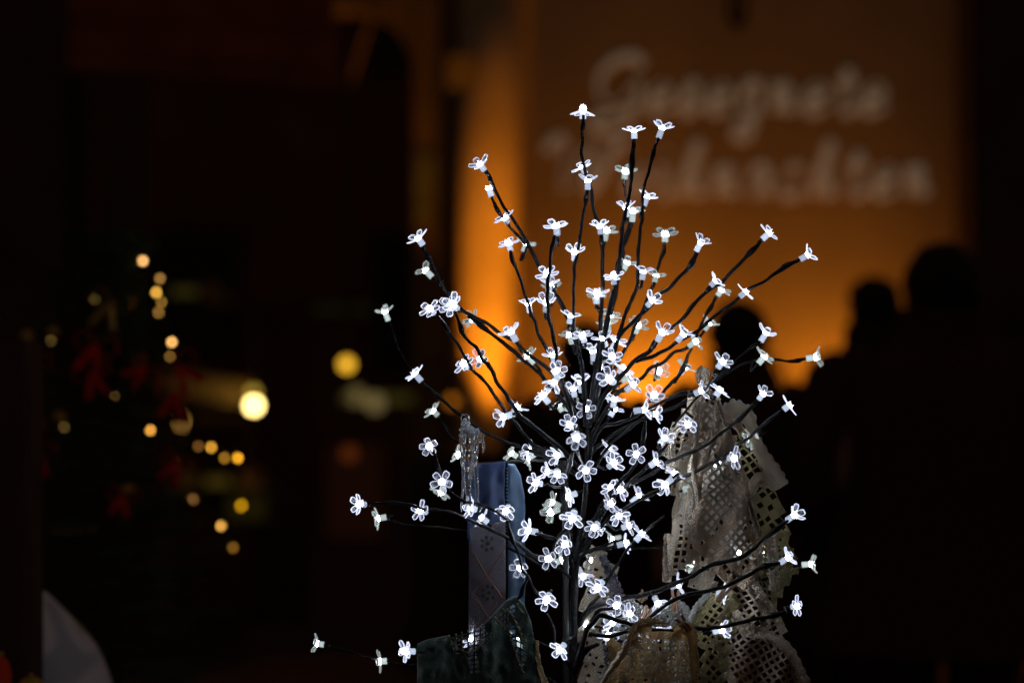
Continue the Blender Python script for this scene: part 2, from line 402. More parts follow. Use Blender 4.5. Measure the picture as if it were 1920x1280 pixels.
# ------------------------------------------------------------------ people (dark silhouettes)
def person(px, toppy, Y, label, coat, turn=0, build=1.0, hair_big=1.0):
    top = CZ - (toppy - 640)*K*Y; s = top/1.755
    r = empty('person', ((px-960)*K*Y, Y, 0), label, 'person'); r.rotation_euler = (0, 0, turn)
    J = {'pel': ((0, 0, .95), .15), 'ch': ((0, 0, 1.28), .165), 'uc': ((0, .01, 1.42), .12), 'nk': ((0, .0, 1.5), .058), 'hb': ((0, -.01, 1.57), .075), 'hm': ((0, -.005, 1.645), .094), 'ht': ((0, .005, 1.705), .075)}
    E = [('pel', 'ch'), ('ch', 'uc'), ('uc', 'nk'), ('nk', 'hb'), ('hb', 'hm'), ('hm', 'ht')]
    for sd, n_ in ((-1, 'l'), (1, 'r')):
        J.update({n_+'sh': ((sd*.18, .01, 1.41), .07), n_+'el': ((sd*.27, .06, 1.14), .052), n_+'wr': ((sd*.20, -.10, .98), .038), n_+'ha': ((sd*.17, -.15, .93), .042),
                  n_+'hi': ((sd*.10, 0, .88), .1), n_+'kn': ((sd*.11, -.02, .5), .068), n_+'an': ((sd*.11, .01, .1), .046), n_+'to': ((sd*.13, -.14, .045), .042)})
        E += [('uc', n_+'sh'), (n_+'sh', n_+'el'), (n_+'el', n_+'wr'), (n_+'wr', n_+'ha'), ('pel', n_+'hi'), (n_+'hi', n_+'kn'), (n_+'kn', n_+'an'), (n_+'an', n_+'to')]
    keys = list(J); idx = {k: i for i, k in enumerate(keys)}
    me = bpy.data.meshes.new('person_body')
    me.from_pydata([tuple(c*s for c in J[k][0]) for k in keys], [(idx[a], idx[b]) for a, b in E], [])
    o = inst('body', me, r); me.materials.append(M_skin)
    o.modifiers.new('skin', 'SKIN')
    for i, k in enumerate(keys):
        sv = me.skin_vertices[0].data[i]; sv.radius = (J[k][1]*s, J[k][1]*s*(.8 if k in ('ch', 'pel', 'uc') else 1)); sv.use_root = (k == 'pel')
    ss = o.modifiers.new('sub', 'SUBSURF'); ss.levels = 1; ss.render_levels = 2
    # coat: lofted shell with collar and sleeves
    V, F = [], []; n = 28
    prof = [(.098, .10, 1.585), (.105, .105, 1.55), (.10, .10, 1.51), (.15, .11, 1.465), (.215, .135, 1.43), (.235, .15, 1.34), (.235, .16, 1.15), (.235, .165, 1.0), (.265, .19, .8), (.285, .205, .66)]
    for a_, b_, z in prof:
        for k in range(n):
            an = 2*PI*k/n; w = 1 + .03*math.sin(an*5 + z*9)
            V.append(Vector((a_*w*math.cos(an)*build, b_*w*math.sin(an)*build, z))*s)
    for i in range(len(prof)-1):
        for k in range(n): F.append((i*n+k, (i+1)*n+k, (i+1)*n+(k+1) % n, i*n+(k+1) % n))
    for sd in (-1, 1):
        pts = [Vector((sd*.15*build, .01, 1.42)), Vector((sd*.22*build, .02, 1.38)), Vector((sd*.285*build, .06, 1.15)), Vector((sd*.25*build, -.05, 1.02)), Vector((sd*.19*build, -.13, .95))]
        tube(V, F, [p*s for p in catmull(pts, 4)], lambda i, t: s*(.085 - .025*t), 12)
    c = mesh('coat', V, F, coat, r); c.modifiers.new('sub', 'SUBSURF').render_levels = 1
    # trousers and shoes
    V, F = [], []
    for sd in (-1, 1): tube(V, F, [Vector((sd*.1, 0, .95))*s, Vector((sd*.11, -.01, .5))*s, Vector((sd*.11, .01, .07))*s], lambda i, t: s*(.115 - .04*t), 12)
    mesh('trousers', V, F, M_coat, r)
    for sd in (-1, 1):
        V, F = [], []; tube(V, F, catmull([Vector((sd*.11, .07, .06))*s, Vector((sd*.115, -.03, .065))*s, Vector((sd*.13, -.19, .04))*s], 4), lambda i, t: s*.055*math.sin(.6+t*1.9), 10, .75); mesh('shoe', V, F, M_coat, r)
    # hair as a thick uneven cap
    V, F = [], []; hs = hair_big
    for i in range(9):
        th = PI*.70*i/8
        for k in range(24):
            ph = 2*PI*k/24
            d = Vector((math.sin(th)*math.cos(ph), math.sin(th)*math.sin(ph), math.cos(th)))
            if d.y < -.35 and d.z < .35: d = d*.80
            q = .112*hs*(1 + .10*noise.noise(d*3 + Vector((px*.1, 0, 0))))
            V.append(Vector((d.x*q*.86, d.y*q*1.02 + .005, d.z*q*1.02 + 1.640))*s)
    for i in range(8):
        for k in range(24): F.append((i*24+k, (i+1)*24+k, (i+1)*24+(k+1) % 24, i*24+(k+1) % 24))
    mesh('hair', V, F, M_hair, r)
    for sd in (-1, 1):
        V, F = [], []; tube(V, F, [Vector((sd*.088, 0, 1.665))*s, Vector((sd*.102, .012, 1.645))*s, Vector((sd*.088, .005, 1.615))*s], lambda i, t: s*.012, 6); mesh('ear', V, F, M_skin, r)
    V, F = [], []; tube(V, F, [Vector((0, -.092, 1.665))*s, Vector((0, -.122, 1.63))*s, Vector((0, -.095, 1.618))*s], lambda i, t: s*(.008+.008*t), 6); mesh('nose', V, F, M_skin, r)
    return r
person(1100, 600, 7.6, 'dark figure whose head shows through the middle of the lit branches', M_coat, PI+.2)
person(1388, 563, 7.3, 'dark figure standing behind the lace cloths right of the lit tree', M_coat2, PI-.4)
person(1637, 516, 8.4, 'shorter dark figure with a round head left of the tall figure', M_coat, PI+.5, 1.04)
person(1768, 462, 6.6, 'tall dark figure with bushy hair at the right edge', M_coat2, PI-.2, 1.22, 1.12)

# ------------------------------------------------------------------ small fir tree with lights, left
YF = 4.85
fc = Vector((wx(195, YF), YF, 0))
r = empty('fir_tree', fc, 'small dark christmas fir hung with red bows on the left', 'tree')
V, F = [], []; tube(V, F, [Vector((0, 0, 0)), Vector((.01, 0, .8)), Vector((0, 0, 1.70))], lambda i, t: .035*(1-t)+.006, 10); mesh('trunk', V, F, M_bark, r)
V, F = [], []; VL, FL = [], []
def firr(z): return .03 + .34*(1.78 - z)**.9 * .62 + .02
for k in range(150):
    z = .25 + 1.48*(k/150)**.85 if k else .25
    a = k*2.4; L = firr(z)*random.uniform(.75, 1.12); dr = Vector((math.cos(a), math.sin(a), 0))
    pts = [Vector((0, 0, z)), Vector((0, 0, z)) + dr*L*.5 + Vector((0, 0, -.01)), Vector((0, 0, z)) + dr*L + Vector((0, 0, -.02 + .03*random.random()))]
    path = catmull(pts, 8); tube(VL, FL, path, lambda i, t: .004*(1-t)+.0012, 5)
    for tw in range(0, 9):
        t = .15 + .85*tw/8; p0 = path[int(t*(len(path)-1))]
        for sd in (-1, 1):
            d2 = (dr*.6 + sd*dr.cross(Vector((0, 0, 1)))*.7 + Vector((0, 0, random.uniform(-.2, .2)))).normalized()
            tl = .28*L*(1.15-t) + .02
            for q in range(9):
                pp = p0 + d2*tl*q/8
                for s2 in (-1, 1):
                    nd = (d2*.6 + Vector((random.uniform(-1, 1), random.uniform(-1, 1), random.uniform(-.3, 1)))*.8).normalized()*.02
                    w = nd.cross(Vector((random.random(), random.random(), random.random()))).normalized()*.0016
                    b = len(V); V += [pp - w, pp + w, pp + nd]; F.append((b, b+1, b+2))
mesh('crown', V, F, M_fir, r, False)['kind'] = 'stuff'
mesh('limb', VL, FL, M_bark, r)
V, F = [], []; lathe(V, F, [(.12, 0), (.15, .22), (.16, .22), (.16, .25), (.13, .25)], 24); mesh('pot', V, F, M_stone, r)

sl = empty('string_of_lights', P(330, 600, YF-.15), 'string of small golden fairy lights running down the fir and off to its right', 'string lights')
bulbs = [(268, 489, 4.78, (1, .52, .16), 1.0), (300, 522, 4.72, (.26, .13, .03), 1), (293, 548, 4.86, (.8, .42, .06), 1), (303, 566, 4.90, (.4, .2, .03), .7), (298, 585, 4.95, (.3, .15, .03), 1),
         (322, 641, 4.70, (1, .5, .13), 1), (318, 668, 4.9, (.5, .25, .05), .6), (282, 806, 4.70, (.75, .33, .05), 1), (372, 836, 4.8, (.12, .05, .01), 1), (396, 838, 4.8, (.65, .3, .03), 1), (421, 858, 4.85, (.28, .13, .012), 1),
         (446, 858, 4.85, (.95, .42, .02), 1), (452, 947, 5.5, (.5, .24, .004), 1.3), (415, 985, 4.8, (1, .5, .09), 1), (437, 1026, 4.85, (.16, .07, .01), 1), (362, 935, 4.84, (.5, .22, .06), 1), (215, 742, 4.72, (.3, .16, .04), .35),
         (178, 560, 4.99, (.3, .2, .05), .7), (95, 640, 4.98, (.2, .12, .03), .8), (60, 800, 4.7, (.1, .05, .01), .7), (205, 640, 5.0, (.4, .2, .05), .8), (120, 800, 4.95, (.2, .12, .03), .8)]
cable = [P(b[0], b[1] - 8, b[2]) for b in bulbs[:17]]
V, F = [], []; tube(V, F, catmull(local(sl, cable), 5), lambda i, t: .0012, 5); mesh('cable', V, F, M_iron, sl)
V0, F0 = [], []; lathe(V0, F0, [(.0005, -.0048), (.0026, -.0038), (.0042, -.001), (.0040, .0015), (.0024, .0038), (.0006, .0048)], 12)
bm_ = bpy.data.meshes.new('fairy_bulb'); bm_.from_pydata([tuple(v) for v in V0], [], F0); bm_.materials.append(M_bulb)
V0, F0 = [], []; lathe(V0, F0, [(.0025, .004), (.003, .006), (.003, .012), (.0015, .014)], 8)
sk_ = bpy.data.meshes.new('bulb_socket'); sk_.from_pydata([tuple(v) for v in V0], [], F0); sk_.materials.append(M_iron)
for px, py, Y, c, sc in bulbs:
    o = inst('bulb', bm_, sl); o.location = P(px, py, Y) - sl.location; o.scale = (sc,)*3; o.color = (*c, 1)
    k_ = inst('socket', sk_, o)

def bow(px, py, Y, sc, m, name, label, rz=0):
    r = empty(name, P(px, py, Y), label, 'bow', 'ribbon bows tied on the fir'); r.rotation_euler = (0, rz, 0)
    for sd in (-1, 1):
        V, F = [], []; pts = [Vector((sd*.03*sc*math.sin(t*PI)*1.3, -.012*math.sin(t*2*PI), .018*sc*math.sin(t*2*PI) + .006*sc)) for t in [i/10 for i in range(11)]]
        for p in pts: V += [p + Vector((0, -.008*sc, 0)), p + Vector((0, .008*sc, 0))]
        F = [(2*i, 2*i+1, 2*i+3, 2*i+2) for i in range(10)]
        o = mesh('loop', V, F, m, r); o.modifiers.new('s', 'SOLIDIFY').thickness = .001
        V, F = [], []
        for i in range(6):
            t = i/5; c = Vector((sd*.022*sc*t, -.006, -.05*sc*t)); V += [c + Vector((-.007*sc, 0, 0)), c + Vector((.007*sc, .002, 0))]
        F = [(2*i, 2*i+1, 2*i+3, 2*i+2) for i in range(5)]
        o = mesh('tail', V, F, m, r); o.modifiers.new('s', 'SOLIDIFY').thickness = .001
    V, F = [], []; lathe(V, F, [(.002*sc, -.008*sc), (.007*sc, 0), (.002*sc, .008*sc)], 10); mesh('knot', V, F, m, r)
for i, (px, py, sc, rz, lb) in enumerate([(178, 650, 1.1, .3, 'red satin bow left of the tree middle, upper one'), (172, 702, .9, -.3, 'red satin bow just under the upper left one'),
     (270, 692, .8, .9, 'red satin bow right of the tree middle'), (335, 690, 1.0, -.7, 'red satin bow on the right edge of the fir'), (330, 738, 1.0, .2, 'lower red satin bow on the right edge of the fir'),
     (62, 672, .9, .5, 'red satin bow by the dark post on the left'), (70, 850, .9, 0, 'low red satin bow by the dark post'), (330, 868, .8, .4, 'low red satin bow at the right edge of the fir'), (230, 930, .8, .2, 'lowest red satin bow in the dark of the fir')]):
    bow(px, py, 4.66, sc, M_red, 'ribbon_bow', lb, rz)
bow(207, 568, 4.66, 1.1, M_gold, 'ribbon_bow', 'gold foil bow near the top left of the fir', .3)
def bauble(px, py, Y, rad, m, label, g='baubles on and beside the fir'):
    r = empty('bauble', P(px, py, Y), label, 'bauble', g)
    V, F = [], []; lathe(V, F, [(rad*math.sin(PI*i/12)+1e-4, -rad*math.cos(PI*i/12)) for i in range(13)], 20); mesh('ball', V, F, m, r)
    V, F = [], []; lathe(V, F, [(rad*.2, rad*.97), (rad*.2, rad*1.15), (rad*.08, rad*1.2)], 10); mesh('cap', V, F, M_gold, r)
bauble(52, 632, 4.72, .014, M_gold, 'small gold bauble at the upper left edge of the fir')
bauble(100, 624, 4.70, .012, M_gold, 'small gold bauble right of the upper left one')
bauble(70, 795, 4.70, .016, M_gold, 'gold bauble low on the left of the fir')
bauble(113, 784, 4.68, .014, M_gold, 'gold bauble low, second from the dark post')
bauble(240, 920, 4.66, .014, M_gold, 'gold bauble on the low right of the fir')

# near post at left edge, pale printed sack, red corner ornament with an added glow
V, F = [], []; box(V, F, wx(-60, 3.75), wx(62, 3.75), 3.72, 3.84, 0, 1.5); o = mesh('wooden_post', V, F, M_dwood, smooth=False); bevel(o, .01)
tag(o, 'dark square wooden post at the left edge', 'post')
V, F = [], []
sc_ = P(66, 1316, 3.95)
for i in range(17):
    th = PI*i/16
    for k in range(32):
        ph = 2*PI*k/32; d = Vector((math.sin(th)*math.cos(ph), math.sin(th)*math.sin(ph), math.cos(th)))
        q = 1 + .05*noise.noise(d*2.2) + .03*math.sin(ph*4)*math.sin(th)
        V.append(Vector((d.x*.125*q, d.y*.09*q, d.z*.215*q + (.0 if d.z < 0 else 0))))
for i in range(16):
    for k in range(32): F.append((i*32+k, (i+1)*32+k, (i+1)*32+(k+1) % 32, i*32+(k+1) % 32))
r = empty('cloth_sack', sc_, 'pale rounded printed cloth sack beside the dark post, lower left corner', 'sack')
o = mesh('bag', V, F, M_sack, r); o.rotation_euler = (0, -.42, 0)
V, F = [], []; tube(V, F, [Vector((0, 0, -.2)), Vector((0, 0, -sc_.z+.78))], lambda i, t: .05, 12); mesh('neck', V, F, M_sack, r)
V, F = [], []; box(V, F, -1.25, -.55, 3.86, 4.3, .0, .80); o = mesh('side_table', V, F, M_table, smooth=False); bevel(o, .01); tag(o, 'dark draped side table under the pale sack', 'table')
r = empty('glowing_ornament', P(-6, 1268, 3.55), 'small red ornament with an added glow in the bottom left corner', 'lantern')
V, F = [], []; lathe(V, F, [(.010, -.03), (.018, -.02), (.022, 0), (.018, .02), (.010, .03)], 18); g = mesh('shade', V, F, M_bigbulb, r); g.color = (.002, .00015, .00006, 1)
V, F = [], []; lathe(V, F, [(.011, .03), (.011, .036)], 12); mesh('cap', V, F, M_gold, r)
bauble(58, 1292, 3.5, .02, M_gold, 'gold bauble in the bottom left corner beside the red ornament')

# ------------------------------------------------------------------ far lamps and stalls beyond the fir
def lantern(px, py, Y, rad, col, label, light=0, post=True):
    c = P(px, py, Y); r = empty('street_lantern' if post else 'hanging_bulb', c, label, 'lamp', 'lamps glowing far behind the fir')
    V, F = [], []; lathe(V, F, [(rad*math.sin(PI*i/10)+1e-4, -rad*math.cos(PI*i/10)) for i in range(11)], 16); g = mesh('globe', V, F, M_bigbulb, r); g.color = (*col, 1)
    V, F = [], []; lathe(V, F, [(rad*.5, rad), (rad*.55, rad*1.3), (rad*.15, rad*1.6)], 12); mesh('cap', V, F, M_iron, r)
    V, F = [], []
    if post: tube(V, F, [Vector((0, .0, -rad)), Vector((0, 0, -c.z))], lambda i, t: .02+.02*t, 8); mesh('pole', V, F, M_iron, r)
    else: tube(V, F, [Vector((0, 0, rad*1.5)), Vector((0, 0, 2.6-c.z))], lambda i, t: .004, 6); mesh('cord', V, F, M_iron, r)
    if light:
        l = bpy.data.objects.new('lamp_light', bpy.data.lights.new('lamp_light', 'POINT')); COL.objects.link(l); l.parent = r
        l.data.energy = light; l.data.color = (1, .55, .15); l.data.shadow_soft_size = .05; l.location = (0, 0, -rad*1.5)
    return r
lantern(476, 760, 10.6, .026, (.85, .60, .19), 'brightest yellow lamp globe low beyond the fir', .5, False)
lantern(475, 735, 10.9, .018, (.12, .08, .01), 'faint lamp just above the brightest yellow one', 0, False)
lantern(650, 683, 8.8, .024, (.13, .066, .004), 'single round amber lamp between the fir and the lit tree', 0, False)
lantern(667, 742, 12.5, .045, (.010, .0072, .0024), 'left of two pale yellowish globes side by side', 0, False)
lantern(703, 755, 12.7, .045, (.013, .0095, .0036), 'right of two pale yellowish globes side by side', 0, False)
lantern(848, 752, 10.8, .022, (.04, .012, .0005), 'dim orange lamp low in front of the dark jamb', 0, False)
lantern(340, 790, 13.0, .02, (.2, .1, .02), 'faint amber lamp right behind the fir edge', 0, False)
lantern(965-130, 860, 11, .02, (.018, .005, .0005), 'very dim reddish lamp below the orange one', 0, False)
lantern(655, 850, 9.5, .03, (.006, .0012, .0002), 'very dim red lamp low between fir and lit tree', 0, False)

for (x0, x1, y0, y1, Y, c, lb) in ((640, 790, 738, 756, 13.6, (.0022, .0016, .0003), 'wide dim window strip glowing behind the two pale globes'),
        (322, 372, 538, 556, 9.5, (.0016, .0012, .0002), 'added dim olive glow panel beside the upper right edge of the fir'),
        (385, 432, 893, 912, 9.5, (.0030, .0019, .0002), 'added dim amber glow panel below the row of fairy lights'),
        (425, 500, 925, 975, 9.6, (.0007, .0005, .00005), 'added faint wide glow panel right of the low fairy lights'),
        (560, 700, 570, 590, 14, (.0004, .0003, .00006), 'added very faint long glow panel above the amber lamp'),
        (610, 720, 830, 1010, 12.6, (.0005, .00014, .00005), 'added very faint reddish glow panel between fir and lit tree'),
        (100, 180, 985, 996, 5.6, (.0012, .0005, .0001), 'added faint brown glow panel low behind the fir')):
    r = empty('glow_panel', P((x0+x1)/2, (y0+y1)/2, Y), lb, 'window', None, 'thing')  # glowing panels added for soft smears of light in the dark background
    V, F = [], []; hw = (x1-x0)/2*K*Y; hh = (y1-y0)/2*K*Y; box(V, F, -hw, hw, 0, .01, -hh, hh); g = mesh('pane', V, F, M_bigbulb, r, False); g.color = (*c, 1)
    for (a0, a1, c0, c1) in ((-hw-.03, hw+.03, hh, hh+.03), (-hw-.03, hw+.03, -hh-.03, -hh), (-hw-.03, -hw, -hh, hh), (hw, hw+.03, -hh, hh)):
        V, F = [], []; box(V, F, a0, a1, -.02, .03, c0, c1); mesh('frame', V, F, M_iron, r, False)

# a lit stall beyond the fir: sloping awning, counter, shelves of goods
SB = empty('market_stall', (wx(420, 11.2), 11.2, 0), 'distant market stall with a sloping awning lit by the yellow lamp', 'stall')
M_awn = mat('canvas_awning', (.34, .24, .09), .8, vary=.2)
Yb = 11.1
def sbox(name, px0, px1, py0, py1, y0, y1, m, slope=0):
    V, F = [], []; box(V, F, wx(px0, Yb), wx(px1, Yb), y0, y1, wz(py1, Yb), wz(py0, Yb))
    for v in V: v.z -= slope*(v.x - wx(px0, Yb))
    o = mesh(name, local(SB, V), F, m, SB, False); bevel(o, .006); return o
sbox('awning', 322, 470, 690, 735, Yb-.3, Yb+.1, M_awn, .16)
sbox('back_board', 300, 560, 560, 1210, Yb+.75, Yb+.8, M_dwood)
sbox('counter', 330, 470, 890, 915, Yb-.1, Yb+.6, M_awn)
sbox('counter_front', 335, 465, 918, 1207, Yb+.0, Yb+.1, M_dwood)
for px in (330, 462): sbox('post', px, px+8, 690, 1207, Yb-.05, Yb+.0, M_dwood)
sbox('shelf', 340, 460, 800, 806, Yb+.3, Yb+.6, M_dwood)
for i, (px, py, w, h) in enumerate([(345, 540, 30, 25), (352, 560, 60, 12)]):
    sbox('sign_board', px-w/2, px+w, py-h/2, py+h/2, Yb+.7, Yb+.74, M_awn)
for i in range(6):
    px = 350 + i*19; c = Vector((wx(px, Yb), Yb+.45, wz(800, Yb)))
    r = empty('jar', c, 'dim honey coloured jar, number %s from the left on the stall shelf' % ['one', 'two', 'three', 'four', 'five', 'six'][i], 'jar', 'jars on the stall shelf')
    V, F = [], []; lathe(V, F, [(.02, 0), (.022, .04), (.015, .05)], 12); mesh('glass', V, F, M_gold, r)
    V, F = [], []; lathe(V, F, [(.017, .05), (.017, .06)], 12); mesh('lid', V, F, M_iron, r)

# ------------------------------------------------------------------ table, pot and display frame under the lit tree
V, F = [], []; box(V, F, -.55, .9, 2.72, 3.6, .74, .80); t_ = empty('stall_table', (0, 3.1, 0), 'stall table under the lit blossom tree, just below the picture', 'table')
mesh('table_top', local(t_, V), F, M_dwood, t_, False)
for x in (-.5, .82):
    for y in (2.78, 3.52):
        V, F = [], []; box(V, F, x, x+.05, y, y+.05, 0, .74); mesh('leg', local(t_, V), F, M_dwood, t_, False)

# ------------------------------------------------------------------ the lit blossom tree
YT = 3.03
LT = empty('blossom_light_tree', (P(1076, 1280, YT).x, YT, .80), 'black wire tree covered in white glowing five petalled blossom lights', 'light tree')
def tree_tube(name, pts, y0, y1, r0, r1, seed, knots=True):
    n = len(pts); cum = [0]
    for i in range(1, n): cum.append(cum[-1] + math.hypot(pts[i][0]-pts[i-1][0], pts[i][1]-pts[i-1][1]))
    W_ = [P(p[0], p[1], y0 + (y1-y0)*(c/cum[-1])) for p, c in zip(pts, cum)]
    path = catmull(W_, max(3, int(cum[-1]/n/6)))
    rs = random.Random(seed); ph = rs.uniform(0, 9)
    for i, p in enumerate(path):
        p += Vector((noise.noise(p*60), noise.noise(p*60+Vector((7, 0, 0))), noise.noise(p*60+Vector((0, 7, 0)))))*.0019
    def rad(i, t):
        L = t*cum[-1]
        r = (r0 + (r1-r0)*t)*K*3*.88
        r *= 1 + .26*noise.noise(Vector((L*.07, seed, 0))) + .10*noise.noise(Vector((L*.35, seed+5, 0)))
        if knots and cum[-1] > 60: r *= 1 + .75*math.exp(-((L-30-ph)/14)**2)
        return r
    V, F = [], []; tube(V, F, path, rad, 9)
    mesh(name, local(LT, V), F, M_tape, LT)
    for i, p in enumerate(path): SEGS.append(p)
SEGS = []
trunk = [(1115, 690), (1106, 760), (1101, 820), (1099, 900), (1094, 960), (1086, 1010), (1079, 1070), (1076, 1150), (1074, 1280), (1074, 1500), (1075, 1690)]
W_ = [P(x, y, YT) for x, y in trunk]
path = catmull(W_, 8); V, F = [], []
tube(V, F, path, lambda i, t: (2.6 + 6.6*min(1, t*1.2)**1.4)*K*3*(1 + .05*noise.noise(Vector((i*.4, 0, 0)))), 14)
mesh('trunk', local(LT, V), F, M_tape, LT); SEGS += path
V, F = [], []; lathe(V, F, [(.075, 0), (.095, .11), (.1, .11), (.1, .125), (.088, .125), (.086, .1), (.01, .1)], 28); mesh('pot', V, F, M_iron, LT)
